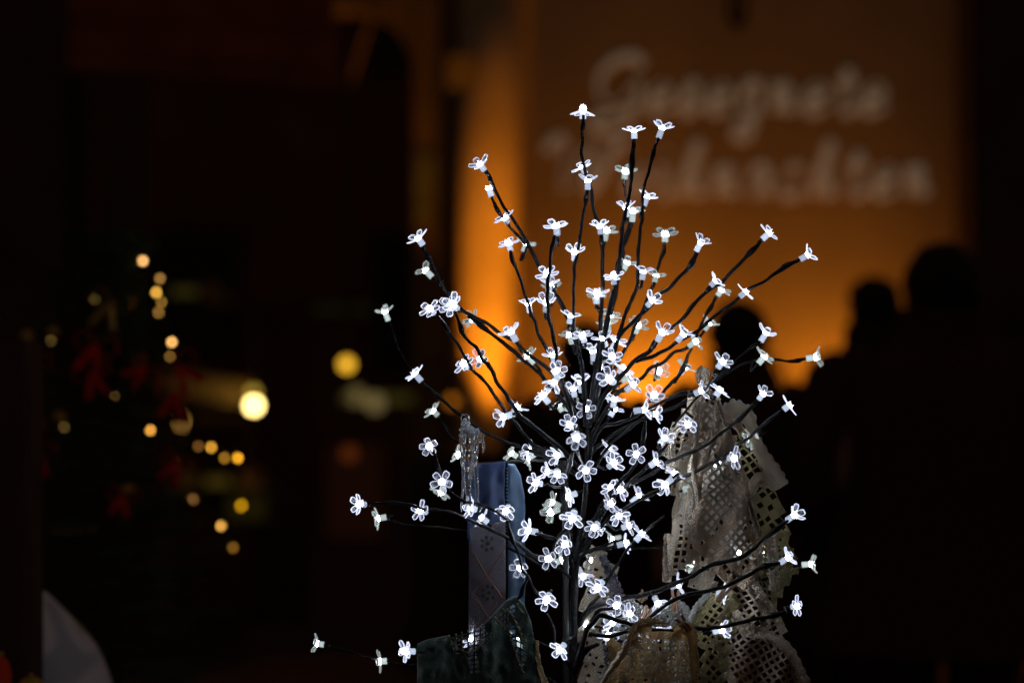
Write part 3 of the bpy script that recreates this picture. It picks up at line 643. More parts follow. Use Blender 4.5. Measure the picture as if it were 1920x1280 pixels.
# polylines in photo pixels from tip to base: (points, y at tip, y at base, r tip, r base)
BR = [
 ([(1093,215),(1093,240),(1092,262),(1090,292),(1098,322),(1106,352),(1114,398),(1123,420),(1128,445),(1129,500),(1128,560),(1124,640),(1116,700),(1108,770)], 3.0, 3.04, 3, 5),
 ([(1101,352),(1099,378),(1091,410),(1085,462),(1078,495),(1076,517),(1076,606),(1083,642),(1091,690),(1095,740),(1097,800)], 3.0, 3.0, 3, 4.5),
 ([(1188,262),(1185,310),(1183,350),(1177,378),(1171,407),(1167,431),(1163,470),(1158,506),(1152,541),(1143,575),(1135,620),(1125,680),(1114,740),(1104,800)], 2.98, 3.03, 3.5, 6),
 ([(1186,405),(1176,440),(1168,463),(1168,482),(1162,512),(1156,545),(1146,590)], 3.15, 3.05, 4, 4),
 ([(1235,256),(1225,290),(1212,335),(1204,362),(1205,395),(1201,430),(1197,470),(1196,531),(1186,558),(1174,588),(1161,629),(1149,662),(1132,700),(1115,760)], 2.99, 3.03, 2.8, 5),
 ([(1171,336),(1172,355),(1176,382)], 3.13, 3.02, 2.5, 3),
 ([(1246,455),(1244,472),(1235,493),(1229,520),(1220,545),(1208,575),(1190,612),(1177,648),(1163,672),(1145,710)], 3.12, 3.05, 3, 4.5),
 ([(1306,473),(1295,496),(1274,519),(1254,541),(1236,553),(1215,577),(1190,600),(1162,632),(1147,661),(1128,705),(1112,770)], 3.0, 3.03, 4, 4.5),
 ([(1430,450),(1405,476),(1377,503),(1350,530),(1322,548),(1303,567),(1283,593),(1257,616),(1229,641),(1215,660),(1186,680),(1157,713),(1133,740),(1112,790)], 3.0, 3.02, 3.5, 5.5),
 ([(1498,488),(1472,499),(1438,524),(1403,541),(1383,560),(1363,576),(1343,589),(1316,612),(1292,630),(1269,641),(1251,654),(1221,668),(1190,680)], 3.0, 3.02, 3.5, 4),
 ([(1343,556),(1332,577),(1322,595),(1308,625),(1290,650),(1262,662),(1243,679),(1220,690),(1203,708),(1169,727),(1150,748),(1118,800)], 3.14, 3.04, 3, 4.5),
 ([(1296,652),(1288,676),(1275,700),(1260,716),(1244,735),(1232,755)], 3.1, 3.0, 3, 3.5),
 ([(1510,673),(1480,677),(1450,674),(1420,674),(1380,690),(1330,720),(1270,760),(1205,785),(1150,815),(1108,850)], 3.13, 3.05, 3, 4.5),
 ([(1300,733),(1274,739),(1242,751),(1216,766),(1170,790),(1130,800),(1112,830)], 3.05, 3.02, 3, 4.5),
 ([(1418,754),(1391,781),(1372,797),(1352,812),(1330,830),(1290,850),(1250,868),(1210,895),(1178,910),(1148,930)], 2.97, 3.05, 3.5, 4.5),
 ([(1465,769),(1430,797),(1405,820),(1380,838),(1355,856),(1310,880),(1260,905)], 2.97, 3.06, 2.8, 4),
 ([(907,316),(919,333),(931,363),(950,392),(961,411),(975,433),(985,450),(996,468),(1005,487),(1012,503),(1021,516),(1037,545),(1052,571),(1063,590),(1074,625),(1084,660),(1094,700),(1100,760)], 3.0, 3.03, 3, 5.5),
 ([(919,364),(927,382),(936,398),(952,420),(968,440),(984,458)], 3.0, 3.02, 2.8, 3.2),
 ([(956,470),(961,485),(971,509),(986,553),(996,586),(1006,617),(1026,658),(1040,690),(1055,725),(1075,770),(1090,810)], 2.99, 3.02, 3, 4.5),
 ([(1041,441),(1036,460),(1032,480),(1031,500),(1028,531),(1026,560),(1028,591),(1035,617),(1041,645),(1046,680),(1056,720),(1068,765),(1084,830)], 2.98, 3.0, 3, 5.5),
 ([(788,462),(802,480),(814,502),(828,530),(843,556),(862,576),(885,592),(910,606),(938,625),(967,641),(985,660),(1022,688),(1050,715),(1080,760)], 3.0, 3.04, 3.5, 4.5),
 ([(878,592),(900,608),(922,625),(948,647),(980,674),(998,688),(1011,700),(1027,720),(1050,745),(1080,785)], 3.08, 3.02, 4, 4.5),
 ([(853,585),(862,605),(869,625),(880,641),(895,653),(903,674),(914,685),(925,698),(933,718),(948,740),(963,763),(980,784),(1004,803),(1035,828),(1060,850),(1088,880)], 2.98, 3.0, 3, 6),
 ([(818,592),(833,609),(846,630),(861,650),(872,668),(886,693),(901,706),(915,725),(929,744),(944,765),(957,782),(972,800),(985,818),(1005,836),(1040,850)], 2.99, 3.02, 3, 4.5),
 ([(730,602),(742,640),(762,680),(790,715)], 3.18, 3.12, 2, 2.5),
 ([(789,713),(805,730),(824,747),(845,763),(862,778),(880,792),(906,808),(938,824),(963,834),(1000,846),(1036,862),(1080,890)], 3.06, 3.04, 3.2, 4.5),
 ([(824,783),(834,800),(848,820),(870,835)], 3.16, 3.1, 2.5, 3),
 ([(811,848),(818,862),(824,880),(830,900),(842,918),(864,934),(889,944),(915,952),(940,965),(958,978)], 2.98, 3.0, 3, 3.5),
 ([(690,942),(720,942),(747,943),(770,947),(797,955),(820,956),(846,960),(870,969),(892,981),(916,990),(941,1002),(964,1016),(992,1036),(1018,1048),(1045,1062),(1072,1085)], 2.98, 3.03, 2.6, 5),
 ([(952,974),(955,990),(959,1006),(969,1028),(974,1045),(978,1065),(990,1080),(1003,1105),(1015,1118)], 2.99, 3.01, 3, 3),
 ([(990,1078),(984,1095),(978,1112),(966,1126),(940,1145)], 3.0, 3.06, 3, 3),
 ([(1005,1000),(1024,1006),(1041,1012),(1056,1024),(1070,1045),(1077,1070)], 3.0, 3.03, 3, 3.5),
 ([(1034,1042),(1040,1020),(1050,1002),(1066,988),(1085,975)], 3.0, 3.03, 2.5, 3.5),
 ([(1025,1148),(1031,1163),(1037,1182),(1043,1207)], 3.0, 3.0, 3, 3),
 ([(1050,1225),(1062,1240),(1074,1262)], 3.0, 3.03, 3, 4),
 ([(1054,906),(1057,925),(1060,946),(1063,965),(1070,1000),(1077,1040)], 2.98, 3.02, 3.5, 4.5),
 ([(1082,842),(1086,856),(1091,866)], 2.92, 3.0, 3.2, 3),
 ([(1078,838),(1072,858),(1064,880),(1058,905)], 2.93, 2.99, 3.2, 3.2),
 ([(1126,786),(1117,805),(1110,822),(1108,852),(1103,900)], 3.05, 3.02, 3, 4),
 ([(1202,786),(1185,799),(1168,812),(1146,831),(1125,860),(1108,890)], 3.06, 3.03, 3, 4),
 ([(1210,790),(1208,810),(1202,840),(1196,860),(1184,879),(1167,898),(1152,917),(1136,934),(1124,955),(1110,978),(1094,1005)], 3.0, 3.02, 3, 5.5),
 ([(1252,833),(1236,850),(1219,866),(1197,891),(1176,908),(1155,928),(1132,958),(1112,995),(1092,1030)], 3.02, 3.03, 3.2, 5.5),
 ([(1236,918),(1222,924),(1208,931),(1188,943),(1165,955),(1145,968),(1128,984),(1108,1010),(1086,1040)], 3.0, 3.03, 3.5, 5),
 ([(1246,965),(1227,981),(1208,998),(1187,1018),(1169,1043),(1152,1065),(1137,1092),(1122,1118),(1103,1138),(1086,1165)], 3.02, 3.03, 2.2, 4.5),
 ([(1300,1026),(1250,1027),(1190,1028),(1140,1026),(1105,1032),(1082,1046)], 3.12, 3.05, 3, 4.5),
 ([(1472,978),(1456,994),(1430,1012),(1415,1028),(1390,1045),(1360,1052),(1325,1063),(1300,1078),(1270,1092),(1240,1106),(1205,1115),(1170,1122),(1130,1130),(1100,1146),(1085,1170)], 2.98, 3.03, 4, 6),
 ([(1462,1055),(1440,1060),(1420,1067),(1395,1082),(1370,1094),(1340,1104),(1300,1112),(1272,1120),(1248,1134),(1222,1155),(1200,1172),(1172,1184),(1138,1192),(1106,1187)], 2.97, 3.0, 4, 5),
 ([(1476,1146),(1455,1151),(1430,1157),(1397,1163),(1367,1172),(1334,1177),(1300,1178),(1262,1181),(1219,1179),(1190,1172),(1155,1161),(1124,1153),(1109,1170),(1099,1188),(1088,1220),(1080,1255)], 2.96, 2.99, 3.5, 6),
 ([(1150,1140),(1132,1142),(1119,1148),(1108,1165)], 2.98, 2.99, 4, 4.5),
 ([(1122,1206),(1108,1211),(1096,1220),(1084,1243),(1078,1262)], 2.98, 3.02, 3.5, 6),
 ([(611,1209),(640,1217),(670,1225),(700,1235),(730,1243),(770,1246),(830,1244),(900,1235),(980,1250),(1060,1290)], 3.12, 3.05, 2.4, 4),
 ([(775,1212),(792,1204),(830,1200),(880,1195),(940,1190),(1000,1200),(1055,1225)], 3.06, 3.07, 2.5, 4),
 ([(722,968),(745,978),(780,985),(830,990),(885,1000),(960,1030),(1030,1070)], 3.14, 3.06, 2.2, 3.5),
 ([(1425,637),(1405,655),(1375,680),(1350,700),(1316,735),(1285,770),(1262,800)], 3.02, 3.03, 1.8, 3),
 ([(1160,1014),(1130,1022),(1105,1035)], 3.12, 3.05, 2.5, 3.5),
 ([(1510,1060),(1490,1066),(1465,1075),(1430,1085)], 3.13, 3.06, 2.5, 3),
]
for i, (pts, y0, y1, r0, r1) in enumerate(BR): tree_tube('branch', pts, y0, y1, r0, r1, i*3.7)

# blossom meshes (axis = +Z, unit metres)
def petal_profile(n=14):
    out = []
    for i in range(n):
        a = 2*PI*i/n; x = math.cos(a); y = math.sin(a)
        L = .0069; Wd = .0042
        px = .0092 + L*x; py = Wd*y*(1 + .22*x)
        if x > .85: px -= (x-.85)*.010
        out.append((px, py))
    return out
def blossom_mesh(up, seed):
    rs = random.Random(seed); V, F, MI = [], [], []
    for k in range(5):
        az = 2*PI*k/5 + rs.uniform(-.08, .08); el = up + rs.uniform(-.14, .14); sc = rs.uniform(.93, 1.07)
        R1 = Matrix.Rotation(az, 3, 'Z') @ Matrix.Rotation(-el, 3, 'Y')
        pr = petal_profile(); n = len(pr); cx = .0092
        rings = []
        for q, h in ((1.0, -.0005), (1.0, .0006), (.88, .0008), (.84, .0002), (.84, -.0002), (.88, -.0008)):
            base = len(V); rings.append(base)
            for x, y in pr:
                xx = cx + (x-cx)*q; curl = 6.0*(xx-.003)**2*(1)
                V.append(R1 @ Vector((xx*sc, y*q*sc, h + curl)))
        for a, b in ((5, 0), (0, 1), (1, 2), (2, 3), (4, 5)):
            for i in range(n):
                j = (i+1) % n; F.append((rings[a]+i, rings[a]+j, rings[b]+j, rings[b]+i)); MI.append(0)
        F.append(tuple(rings[3]+i for i in range(n))); MI.append(1)
        F.append(tuple(rings[4]+i for i in reversed(range(n)))); MI.append(1)
    return V, F, MI
def make_blossom(up, seed, mats):
    V, F, MI = blossom_mesh(up, seed); me = bpy.data.meshes.new('blossom'); me.from_pydata([tuple(v) for v in V], [], F)
    for m in mats: me.materials.append(m)
    me.polygons.foreach_set('material_index', MI); me.update(); return me
def make_bulb(mats, seed):
    V, F = [], []; rs = random.Random(seed)
    lathe(V, F, [(.0030, -.0095), (.0041, -.0092), (.0041, -.0078), (.0037, -.0075), (.0040, -.0070), (.0040, -.003), (.0034, -.0008), (.0034, -.0006)], 14)
    ns = len(F)
    lathe(V, F, [(.0035, -.0005), (.0039, .0010), (.0034, .0026), (.0014, .0036)], 12)
    nc = len(F)
    for k in range(6):
        a = 2*PI*k/6 + rs.random(); c = Vector((.0022*math.cos(a), .0022*math.sin(a), .002))
        e = Vector((.0034*math.cos(a), .0034*math.sin(a), .0052 + rs.uniform(-.0008, .0008)))
        tube(V, F, [c, e], lambda i, t: .00055, 5)
    MI = [0]*ns + [1]*(nc-ns) + [2]*(len(F)-nc)
    me = bpy.data.meshes.new('led'); me.from_pydata([tuple(v) for v in V], [], F)
    for m in mats: me.materials.append(m)
    me.polygons.foreach_set('material_index', MI); me.polygons.foreach_set('use_smooth', [True]*len(F)); me.update(); return me
BL = [make_blossom(u, s, (M_rim, M_clear)) for u, s in ((.12, 1), (.30, 2), (.45, 3), (.05, 4))]
BLd = make_blossom(-.35, 9, (M_rim, M_clear))
BLw = [make_blossom(u, s, (M_rim2, M_clear2)) for u, s in ((.15, 5), (.35, 6))]
LED = make_bulb((M_sock, M_core, M_rim), 1); LEDw = make_bulb((M_sock2, M_core, M_rim2), 2)
# (px, py, axis angle in the picture, turn towards the camera, depth)   depth > .07: a blossom on the far side
FL_ = [(1093,206,90,6,0),(1092,314,115,18,0),(1102,341,90,0,0),(901,309,125,30,0),(946,409,125,18,0),(1189,247,92,2,0),(1241,242,70,-8,0),(1172,322,88,25,.14),(1213,371,70,-8,.07),
(1174,391,97,10,0),(1187,398,85,10,.13),(1125,426,97,12,0),(1137,434,80,20,.13),(1247,440,92,28,.12),(1313,457,62,18,0),(1441,438,42,0,0),(785,448,125,15,0),(799,508,135,-10,.13),
(722,586,112,8,.17),(806,579,130,35,0),(850,570,130,45,-.01),(843,575,150,72,.0),(887,600,150,-25,.10),(953,456,108,14,0),(986,459,70,5,.18),(1043,425,97,25,0),(1077,474,90,32,0),(1026,514,100,32,0),(1030,534,85,12,.0),(1034,540,90,30,.12),
(991,572,100,5,.01),(1024,569,88,38,0),(959,624,120,15,0),(1070,594,80,8,0),(991,668,130,12,.14),(870,682,140,32,0),(901,673,150,52,0),(1119,551,88,16,.01),(1120,556,90,30,.15),(1150,518,95,22,0),(1175,494,65,-12,.10),(1206,511,82,6,0),(1230,518,75,-8,.08),
(1222,564,50,35,0),(1144,593,75,10,.08),(1140,608,95,15,.11),(1196,611,70,30,.10),(1241,625,62,25,0),(1340,528,45,5,0),(1352,545,55,15,.14),(1397,548,40,5,0),(1513,479,30,6,0),(1280,628,48,4,.0),(1303,641,35,20,.09),(1329,607,55,0,.14),
(1435,626,58,-10,.01),(1432,670,48,-5,.08),(1528,670,8,12,.14),(1354,679,55,28,-.06),(1235,696,70,60,.12),(1283,690,55,0,.08),(1226,741,62,55,-.14),(1313,733,25,20,.01),(1349,732,55,0,.03),(1206,768,8,0,.02),(1228,776,5,20,.05),
(1099,766,270,74,0),(1152,750,80,15,.04),(1151,768,60,-5,.06),(1068,796,110,60,0),(1081,820,270,58,-.13),(1046,853,190,30,0),(1045,889,275,50,-.03),(1028,884,165,10,.04),(1098,881,300,66,0),(1141,841,50,-12,.05),(1193,851,200,78,-.03),(1229,866,35,15,0),
(1245,822,52,-30,.04),(1248,907,215,42,0),(1264,889,60,5,.045),(1290,795,230,50,.032),(1145,914,110,30,.04),(1163,918,15,35,0),(1145,944,40,28,.01),(1197,931,40,-10,.06),(1037,942,150,10,.08),(1034,960,200,30,.12),(993,845,150,-20,.05),(990,858,210,0,.09),
(1089,718,95,12,0),(1037,667,98,22,0),(1044,695,60,60,-.02),(1040,715,235,20,0),(1092,629,108,22,0),(1069,629,105,15,.10),(1131,636,105,15,0),(1155,640,65,10,.03),(1148,669,85,42,-.02),(1168,690,55,10,.05),(1143,710,140,50,-.02),(1178,706,40,0,.12),
(1126,690,90,10,.16),(1066,756,80,10,.08),(1048,760,120,0,.17),(779,702,132,0,.06),(945,781,195,28,0),(968,764,60,-5,.0),(813,771,135,8,.15),(805,836,230,76,0),(829,903,160,68,0),(827,922,240,-10,.16),(862,852,150,10,.12),
(674,945,175,40,0),(711,971,190,0,.12),(788,957,165,38,0),(882,952,165,22,0),(905,971,140,0,0),(949,957,240,55,0),(992,994,165,22,0),(1059,1020,200,55,0),(1029,1047,190,52,0),(975,1064,230,74,0),(1025,1124,240,56,0),(1050,1217,225,38,0),
(1121,1101,230,35,.01),(1156,1134,200,68,0),(1150,1167,160,30,.01),(1141,1192,90,25,0),(1073,971,250,45,0),(1115,988,230,45,-.02),(1122,992,310,25,.03),(1160,966,300,45,.01),(1150,1010,190,0,.14),(1172,1018,15,0,.05),(1202,1002,48,0,.02),
(1270,1096,15,12,.02),(1233,1129,300,40,.0),(1476,1046,35,14,0),(1519,1057,5,10,.12),(1488,966,40,35,0),(1494,1136,10,35,-.01),(1352,1181,15,30,0),(1236,1184,95,5,.0),(1356,1112,350,0,.04),(1376,859,0,35,0),(1430,739,55,28,0),(1479,760,38,4,0),
(1408,822,200,10,.075),(1296,913,20,20,.09),(1384,1037,60,20,.09),(1428,1040,120,20,.10),(1100,1170,170,-30,.10),(596,1206,172,-5,.10),(714,1239,185,-5,.10),(760,1220,175,25,0),(884,1197,150,20,.055),(1108,1050,170,10,.12),(1052,1050,20,-10,.13),
(1299,1056,170,20,.10),(1345,870,120,30,.10),(975,1195,90,10,.09),
(1075,730,100,20,.05),(1112,660,95,10,.06),(1186,722,40,25,.06),(1150,868,40,40,.04),(1066,930,200,20,.05),(1178,985,20,20,.04),(1092,1078,300,30,.04),(1180,1150,20,40,.03),(1018,742,130,20,.04),(1005,905,170,30,.05),(960,850,150,5,.09)]
SEGK = SEGS
rs = random.Random(5)
for i, (px, py, th, ph, dy) in enumerate(FL_):
    Y = 3.0 + dy + (rs.uniform(-.02, .02) if abs(dy) < .03 else 0)
    th_, ph_ = math.radians(th), math.radians(ph)
    ax = Vector((math.cos(th_)*math.cos(ph_), -math.sin(ph_), math.sin(th_)*math.cos(ph_)))
    c = P(px, py, Y)
    far = dy > .07
    if i == 0: me = BLd
    else: me = (BLw if far else BL)[rs.randrange(2 if far else 4)]
    f = inst('blossom', me, LT); f.location = c - LT.location
    q = ax.to_track_quat('Z', 'Y') @ Matrix.Rotation(rs.uniform(0, 2*PI), 3, 'Z').to_quaternion()
    f.rotation_mode = 'QUATERNION'; f.rotation_quaternion = q
    sc = rs.uniform(.93, 1.07); f.scale = (sc, sc*rs.uniform(.92, 1.06), sc*rs.uniform(.8, 1.3))
    inst('led', LEDw if far else LED, f)
    # short stem from the socket to the nearest branch
    base = c - ax*.0088*sc
    best = min(SEGK, key=lambda s: math.hypot(s.x-base.x+ax.x*.008, s.z-base.z+ax.z*.008) + .12*abs(s.y-base.y))
    d = (best-base).length
    if d > .002:
        qi = q.to_matrix().inverted()
        back = base - ax*min(.012, d*.4)
        w = [base, back, (back+best)/2 + Vector((0, 0, -.03*d)), best] if d > .01 else [base, best]
        pl = [(qi @ (p - c))/sc for p in catmull(w, 4)]
        V, F = [], []; tube(V, F, pl, lambda i, t: .0019 + .0002*math.sin(i*2), 7); mesh('stem', V, F, M_tape, f)
# led added to light the frost cap; led cap that lost its blossom
f = inst('led', LED, LT); f.location = P(874, 801, 3.0) - LT.location; f.rotation_euler = (1.2, 2.6, 0)
f = inst('led', LED, LT); f.location = P(917, 355, 3.0) - LT.location; f.rotation_euler = (0, -.35, 0); f['label'] = 'bare white led cap without petals'

# ------------------------------------------------------------------ cloths
def inside(poly, x, y):
    c = False; n = len(poly); j = n-1
    for i in range(n):
        if (poly[i][1] > y) != (poly[j][1] > y) and x < (poly[j][0]-poly[i][0])*(y-poly[i][1])/(poly[j][1]-poly[i][1])+poly[i][0]: c = not c
        j = i
    return c
def edge_dist(poly, x, y):
    d = 1e9; n = len(poly)
    for i in range(n):
        ax_, ay = poly[i]; bx, by = poly[(i+1) % n]; vx, vy = bx-ax_, by-ay
        t = max(0, min(1, ((x-ax_)*vx+(y-ay)*vy)/(vx*vx+vy*vy+1e-9))); d = min(d, math.hypot(x-ax_-t*vx, y-ay-t*vy))
    return d
def lace(name, parent, poly, Y, ang, pitch, border, m, hole=.62, fold=(.008, .05, 0), solid=None, seed=0, sub=2):
    """openwork cloth: a net of real square holes with a solid stepped border"""
    ca, sa = math.cos(math.radians(ang)), math.sin(math.radians(ang))
    cx = sum(p[0] for p in poly)/len(poly); cy = sum(p[1] for p in poly)/len(poly)
    Rm = max(math.hypot(p[0]-cx, p[1]-cy) for p in poly); N = int(Rm/pitch)+2
    V, F = [], []; cache = {}
    amp, fr, yslope = fold
    def vert(u, v, lift=0):
        key = (round(u, 2), round(v, 2))
        if key in cache: return cache[key]
        wob = 1.6*noise.noise(Vector((u*.02, v*.02, seed)))*pitch*.35
        wob2 = 1.6*noise.noise(Vector((u*.02, v*.02, seed+9)))*pitch*.35
        x = cx + (u+wob)*ca - (v+wob2)*sa; y = cy + (u+wob)*sa + (v+wob2)*ca
        yy = Y + amp*math.sin((x*.8 + y*.25)*fr + seed) + amp*.6*noise.noise(Vector((x*.03, y*.012, seed))) + yslope*(y-cy) + .0010*noise.noise(Vector((x*.3, y*.3, seed)))
        V.append(P(x, y, yy - lift)); cache[key] = len(V)-1; return cache[key]
    for i in range(-N, N+1):
        for j in range(-N, N+1):
            u, v = i*pitch, j*pitch; uc, vc = u+pitch/2, v+pitch/2
            x = cx + uc*ca - vc*sa; y = cy + uc*sa + vc*ca
            if not inside(poly, x, y): continue
            ed = edge_dist(poly, x, y)
            full = ed < border*pitch or (solid and solid(x, y, i, j))
            if full and border > 5 and random.random() < .14: full = False
            if full:
                g = pitch*.17
                oi = [vert(*p) for p in ((u, v), (u+pitch, v), (u+pitch, v+pitch), (u, v+pitch))]
                qi = [vert(*p, .0009) for p in ((u+g, v+g), (u+pitch-g, v+g), (u+pitch-g, v+pitch-g), (u+g, v+pitch-g))]
                for k in range(4): F.append((oi[k], oi[(k+1) % 4], qi[(k+1) % 4], qi[k]))
                F.append(tuple(qi))
            else:
                g = pitch*(1-hole)/2*random.uniform(.8, 1.2)
                o_ = [(u, v), (u+pitch, v), (u+pitch, v+pitch), (u, v+pitch)]
                rr = [random.uniform(-.08, .08)*pitch for _ in range(8)]
                q = [(u+g+rr[0], v+g+rr[1]), (u+pitch-g+rr[2], v+g+rr[3]), (u+pitch-g+rr[4], v+pitch-g+rr[5]), (u+g+rr[6], v+pitch-g+rr[7])]
                oi = [vert(*p) for p in o_]; qi = [vert(*p) for p in q]
                for k in range(4): F.append((oi[k], oi[(k+1) % 4], qi[(k+1) % 4], qi[k]))
    o = mesh(name, local(parent, V), F, m, parent, False)
    s = o.modifiers.new('thick', 'SOLIDIFY'); s.thickness = .0011; s.offset = 0
    o.modifiers.new('round', 'BEVEL').width = .0003
    return o
def drape(name, parent, top, bottom_y, Y, m, amp=.006, fr=.09, step=5, holes=None, seed=0, side=None):
    """hanging plain cloth below a top edge polyline; holes(x,y) cuts real openings"""
    pts = []
    for (x0, y0), (x1, y1) in zip(top[:-1], top[1:]):
        k = max(1, int(math.hypot(x1-x0, y1-y0)/step))
        for i in range(k): pts.append((x0+(x1-x0)*i/k, y0+(y1-y0)*i/k))
    pts.append(top[-1]); V, F = [], []; nr = int((bottom_y - min(p[1] for p in pts))/step)
    for j in range(nr+1):
        for (x, y) in pts:
            yy = y + (bottom_y-y)*j/nr
            d = Y + amp*math.sin(x*fr + seed)*min(1, .3 + j/nr*1.2) + amp*1.1*noise.noise(Vector((x*.06, yy*.045, seed)))
            if j == 0: d += .004
            V.append(P(x, yy, d))
    n = len(pts)
    for j in range(nr):
        for i in range(n-1):
            xm = (pts[i][0]+pts[i+1][0])/2; ym = pts[i][1] + (bottom_y-pts[i][1])*(j+.5)/nr
            if holes and holes(xm, ym, i, j): continue
            F.append((j*n+i, (j+1)*n+i, (j+1)*n+i+1, j*n+i+1))
    o = mesh(name, local(parent, V), F, m, parent); o.modifiers.new('thick', 'SOLIDIFY').thickness = .0012; return o
def hem(parent, pts, Y, r_px, m, name='hem', scallop=0):
    V, F = [], []; w = [P(x, y, Y) for x, y in pts]; path = catmull(w, 8)
    tube(V, F, path, lambda i, t: r_px*K*3*(1+.15*math.sin(i*1.7)), 7, .6); return mesh(name, local(parent, V), F, m, parent)
def scallops(parent, pts, Y, r_px, m, pitch_px=9, name='scallop_edge'):
    """row of small stitched scallops along an edge"""
    V, F = [], []; path = catmull([Vector((x, y, 0)) for x, y in pts], 30); acc = 0
    for a, b in zip(path[:-1], path[1:]):
        acc += (b-a).length
        if acc >= pitch_px:
            acc = 0; c = P(b.x, b.y, Y); d = (b-a).normalized(); rr = r_px*K*3
            base = len(V)
            for i in range(5):
                th = PI*i/4
                for k in range(8):
                    ph = 2*PI*k/8; V.append(c + Vector((math.sin(th)*math.cos(ph)*rr, math.sin(th)*math.sin(ph)*rr*.35, math.cos(th)*rr)))
            for i in range(4):
                for k in range(8): F.append((base+i*8+k, base+(i+1)*8+k, base+(i+1)*8+(k+1) % 8, base+i*8+(k+1) % 8))
    o = mesh(name, local(parent, V), F, m, parent); o['kind'] = 'stuff'; return o

# 1 large cream lace cloth hanging from its tip
L1 = empty('lace_cloth', P(1320, 700, 3.06), 'large cream lace cloth hanging in a tall point right of the branches', 'lace cloth')
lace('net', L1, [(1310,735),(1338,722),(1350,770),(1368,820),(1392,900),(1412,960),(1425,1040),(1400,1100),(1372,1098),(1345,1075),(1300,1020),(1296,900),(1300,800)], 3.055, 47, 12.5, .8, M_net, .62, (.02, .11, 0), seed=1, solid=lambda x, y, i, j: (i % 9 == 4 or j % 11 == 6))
lace('side_net', L1, [(1300,745),(1322,735),(1322,900),(1320,1030),(1290,1060),(1252,1095),(1247,1080),(1250,1000),(1262,930),(1245,860),(1255,800)], 3.075, 8, 12.5, 1.0, M_lace, .60, (.018, .13, 0), seed=2, solid=lambda x, y, i, j: (j % 8 == 3) or (i % 7 == 5 and y > 900))
lace('lining', L1, [(1312,760),(1340,760),(1380,900),(1405,1000),(1395,1060),(1330,1050),(1275,990),(1270,880)], 3.12, 30, 16, 9, M_lace3, .5, (.01, .05, 0), seed=3)
def ribbon(parent, pts, widths, Y, m, name='fold', amp=.006):
    V, F = [], []; tot = sum(math.hypot(q[0]-p[0], q[1]-p[1]) for p, q in zip(pts, pts[1:]))
    path = catmull([Vector((x, y, 0)) for x, y in pts], max(4, int(tot/len(pts)/2.2))); n = len(path); nw = len(widths)
    for i, p in enumerate(path):
        d = (path[min(i+1, n-1)] - path[max(i-1, 0)]).normalized(); s = Vector((-d.y, d.x, 0))
        f = i/(n-1)*(nw-1); k = min(int(f), nw-2); w = widths[k] + (widths[k+1]-widths[k])*(f-k)
        w *= 1 + (.16 if (i//3) % 2 else -.04)*(1 if w > 2 else 0)
        for a in range(7):
            t = a/6*2-1; q = p + s*w*t
            V.append(P(q.x, q.y, Y + amp*math.sin(t*2.4 + i*.09) + .0007*(((i//2) % 3 == 0) and abs(t) < .9) + amp*.5*noise.noise(Vector((q.x*.05, q.y*.05, 3)))))
    for i in range(n-1):
        for a in range(6): F.append((i*7+a, (i+1)*7+a, (i+1)*7+a+1, i*7+a+1))
    o = mesh(name, local(parent, V), F, m, parent); o.modifiers.new('thick', 'SOLIDIFY').thickness = .0012
    if m in (M_lace, M_net, M_honey) and max(widths) > 3:
        VC, FC = [], []
        for a in (0, 6): tube(VC, FC, [V[i*7+a] + Vector((0, -.0008, 0)) for i in range(n)], lambda i, t: .00042*(1+.3*math.sin(i*2.1)), 5)
        mesh('cord', local(o, VC) if False else local(parent, VC), FC, M_lace3, parent)
    return o
ribbon(L1, [(1322,688),(1316,706),(1320,722),(1326,742)], [10, 12, 7, 4], 3.045, M_lace, 'gathered_tip')
ribbon(L1, [(1312,742),(1308,790),(1304,850),(1298,880),(1304,930),(1299,1000)], [4, 3, 5, 7, 5, 4], 3.048, M_lace, 'seam')
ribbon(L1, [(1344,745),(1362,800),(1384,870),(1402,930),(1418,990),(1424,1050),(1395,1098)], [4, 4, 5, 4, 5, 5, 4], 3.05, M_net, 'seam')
ribbon(L1, [(1343,740),(1338,790),(1336,820),(1328,860)], [2, 3, 3, 2], 3.05, M_lace)
ribbon(L1, [(1275,800),(1262,815),(1252,835),(1245,855)], [3, 6, 8, 8], 3.06, M_lace, 'corner_flap')
ribbon(L1, [(1253,1000),(1250,1040),(1251,1090)], [7, 6, 8], 3.06, M_lace, 'edge_fold')
# 2 olive lace right of it
L2 = empty('lace_cloth', P(1390, 790, 3.05), 'olive toned lace cloth pegged behind the large one, bright patch at its shoulder', 'lace cloth')
lace('net', L2, [(1372,800),(1400,795),(1432,830),(1445,870),(1470,960),(1490,1050),(1460,1110),(1420,1080),(1400,980),(1380,900)], 3.09, -32, 14.5, .4, M_lace2, .70, (.010, .06, 0), seed=5, solid=lambda x, y, i, j: y > 930 and (i*7+j*3) % 5 < 2)
ribbon(L2, [(1358,775),(1378,772),(1400,778),(1412,810),(1428,850),(1450,885),(1466,912)], [14, 22, 14, 9, 11, 14, 13], 3.075, M_lace, 'border')
ribbon(L2, [(1372,815),(1370,850),(1385,900),(1400,940)], [9, 8, 9, 7], 3.07, M_lace)
ribbon(L2, [(1400,935),(1420,900),(1440,905),(1452,915)], [5, 12, 9, 5], 3.072, M_lace)
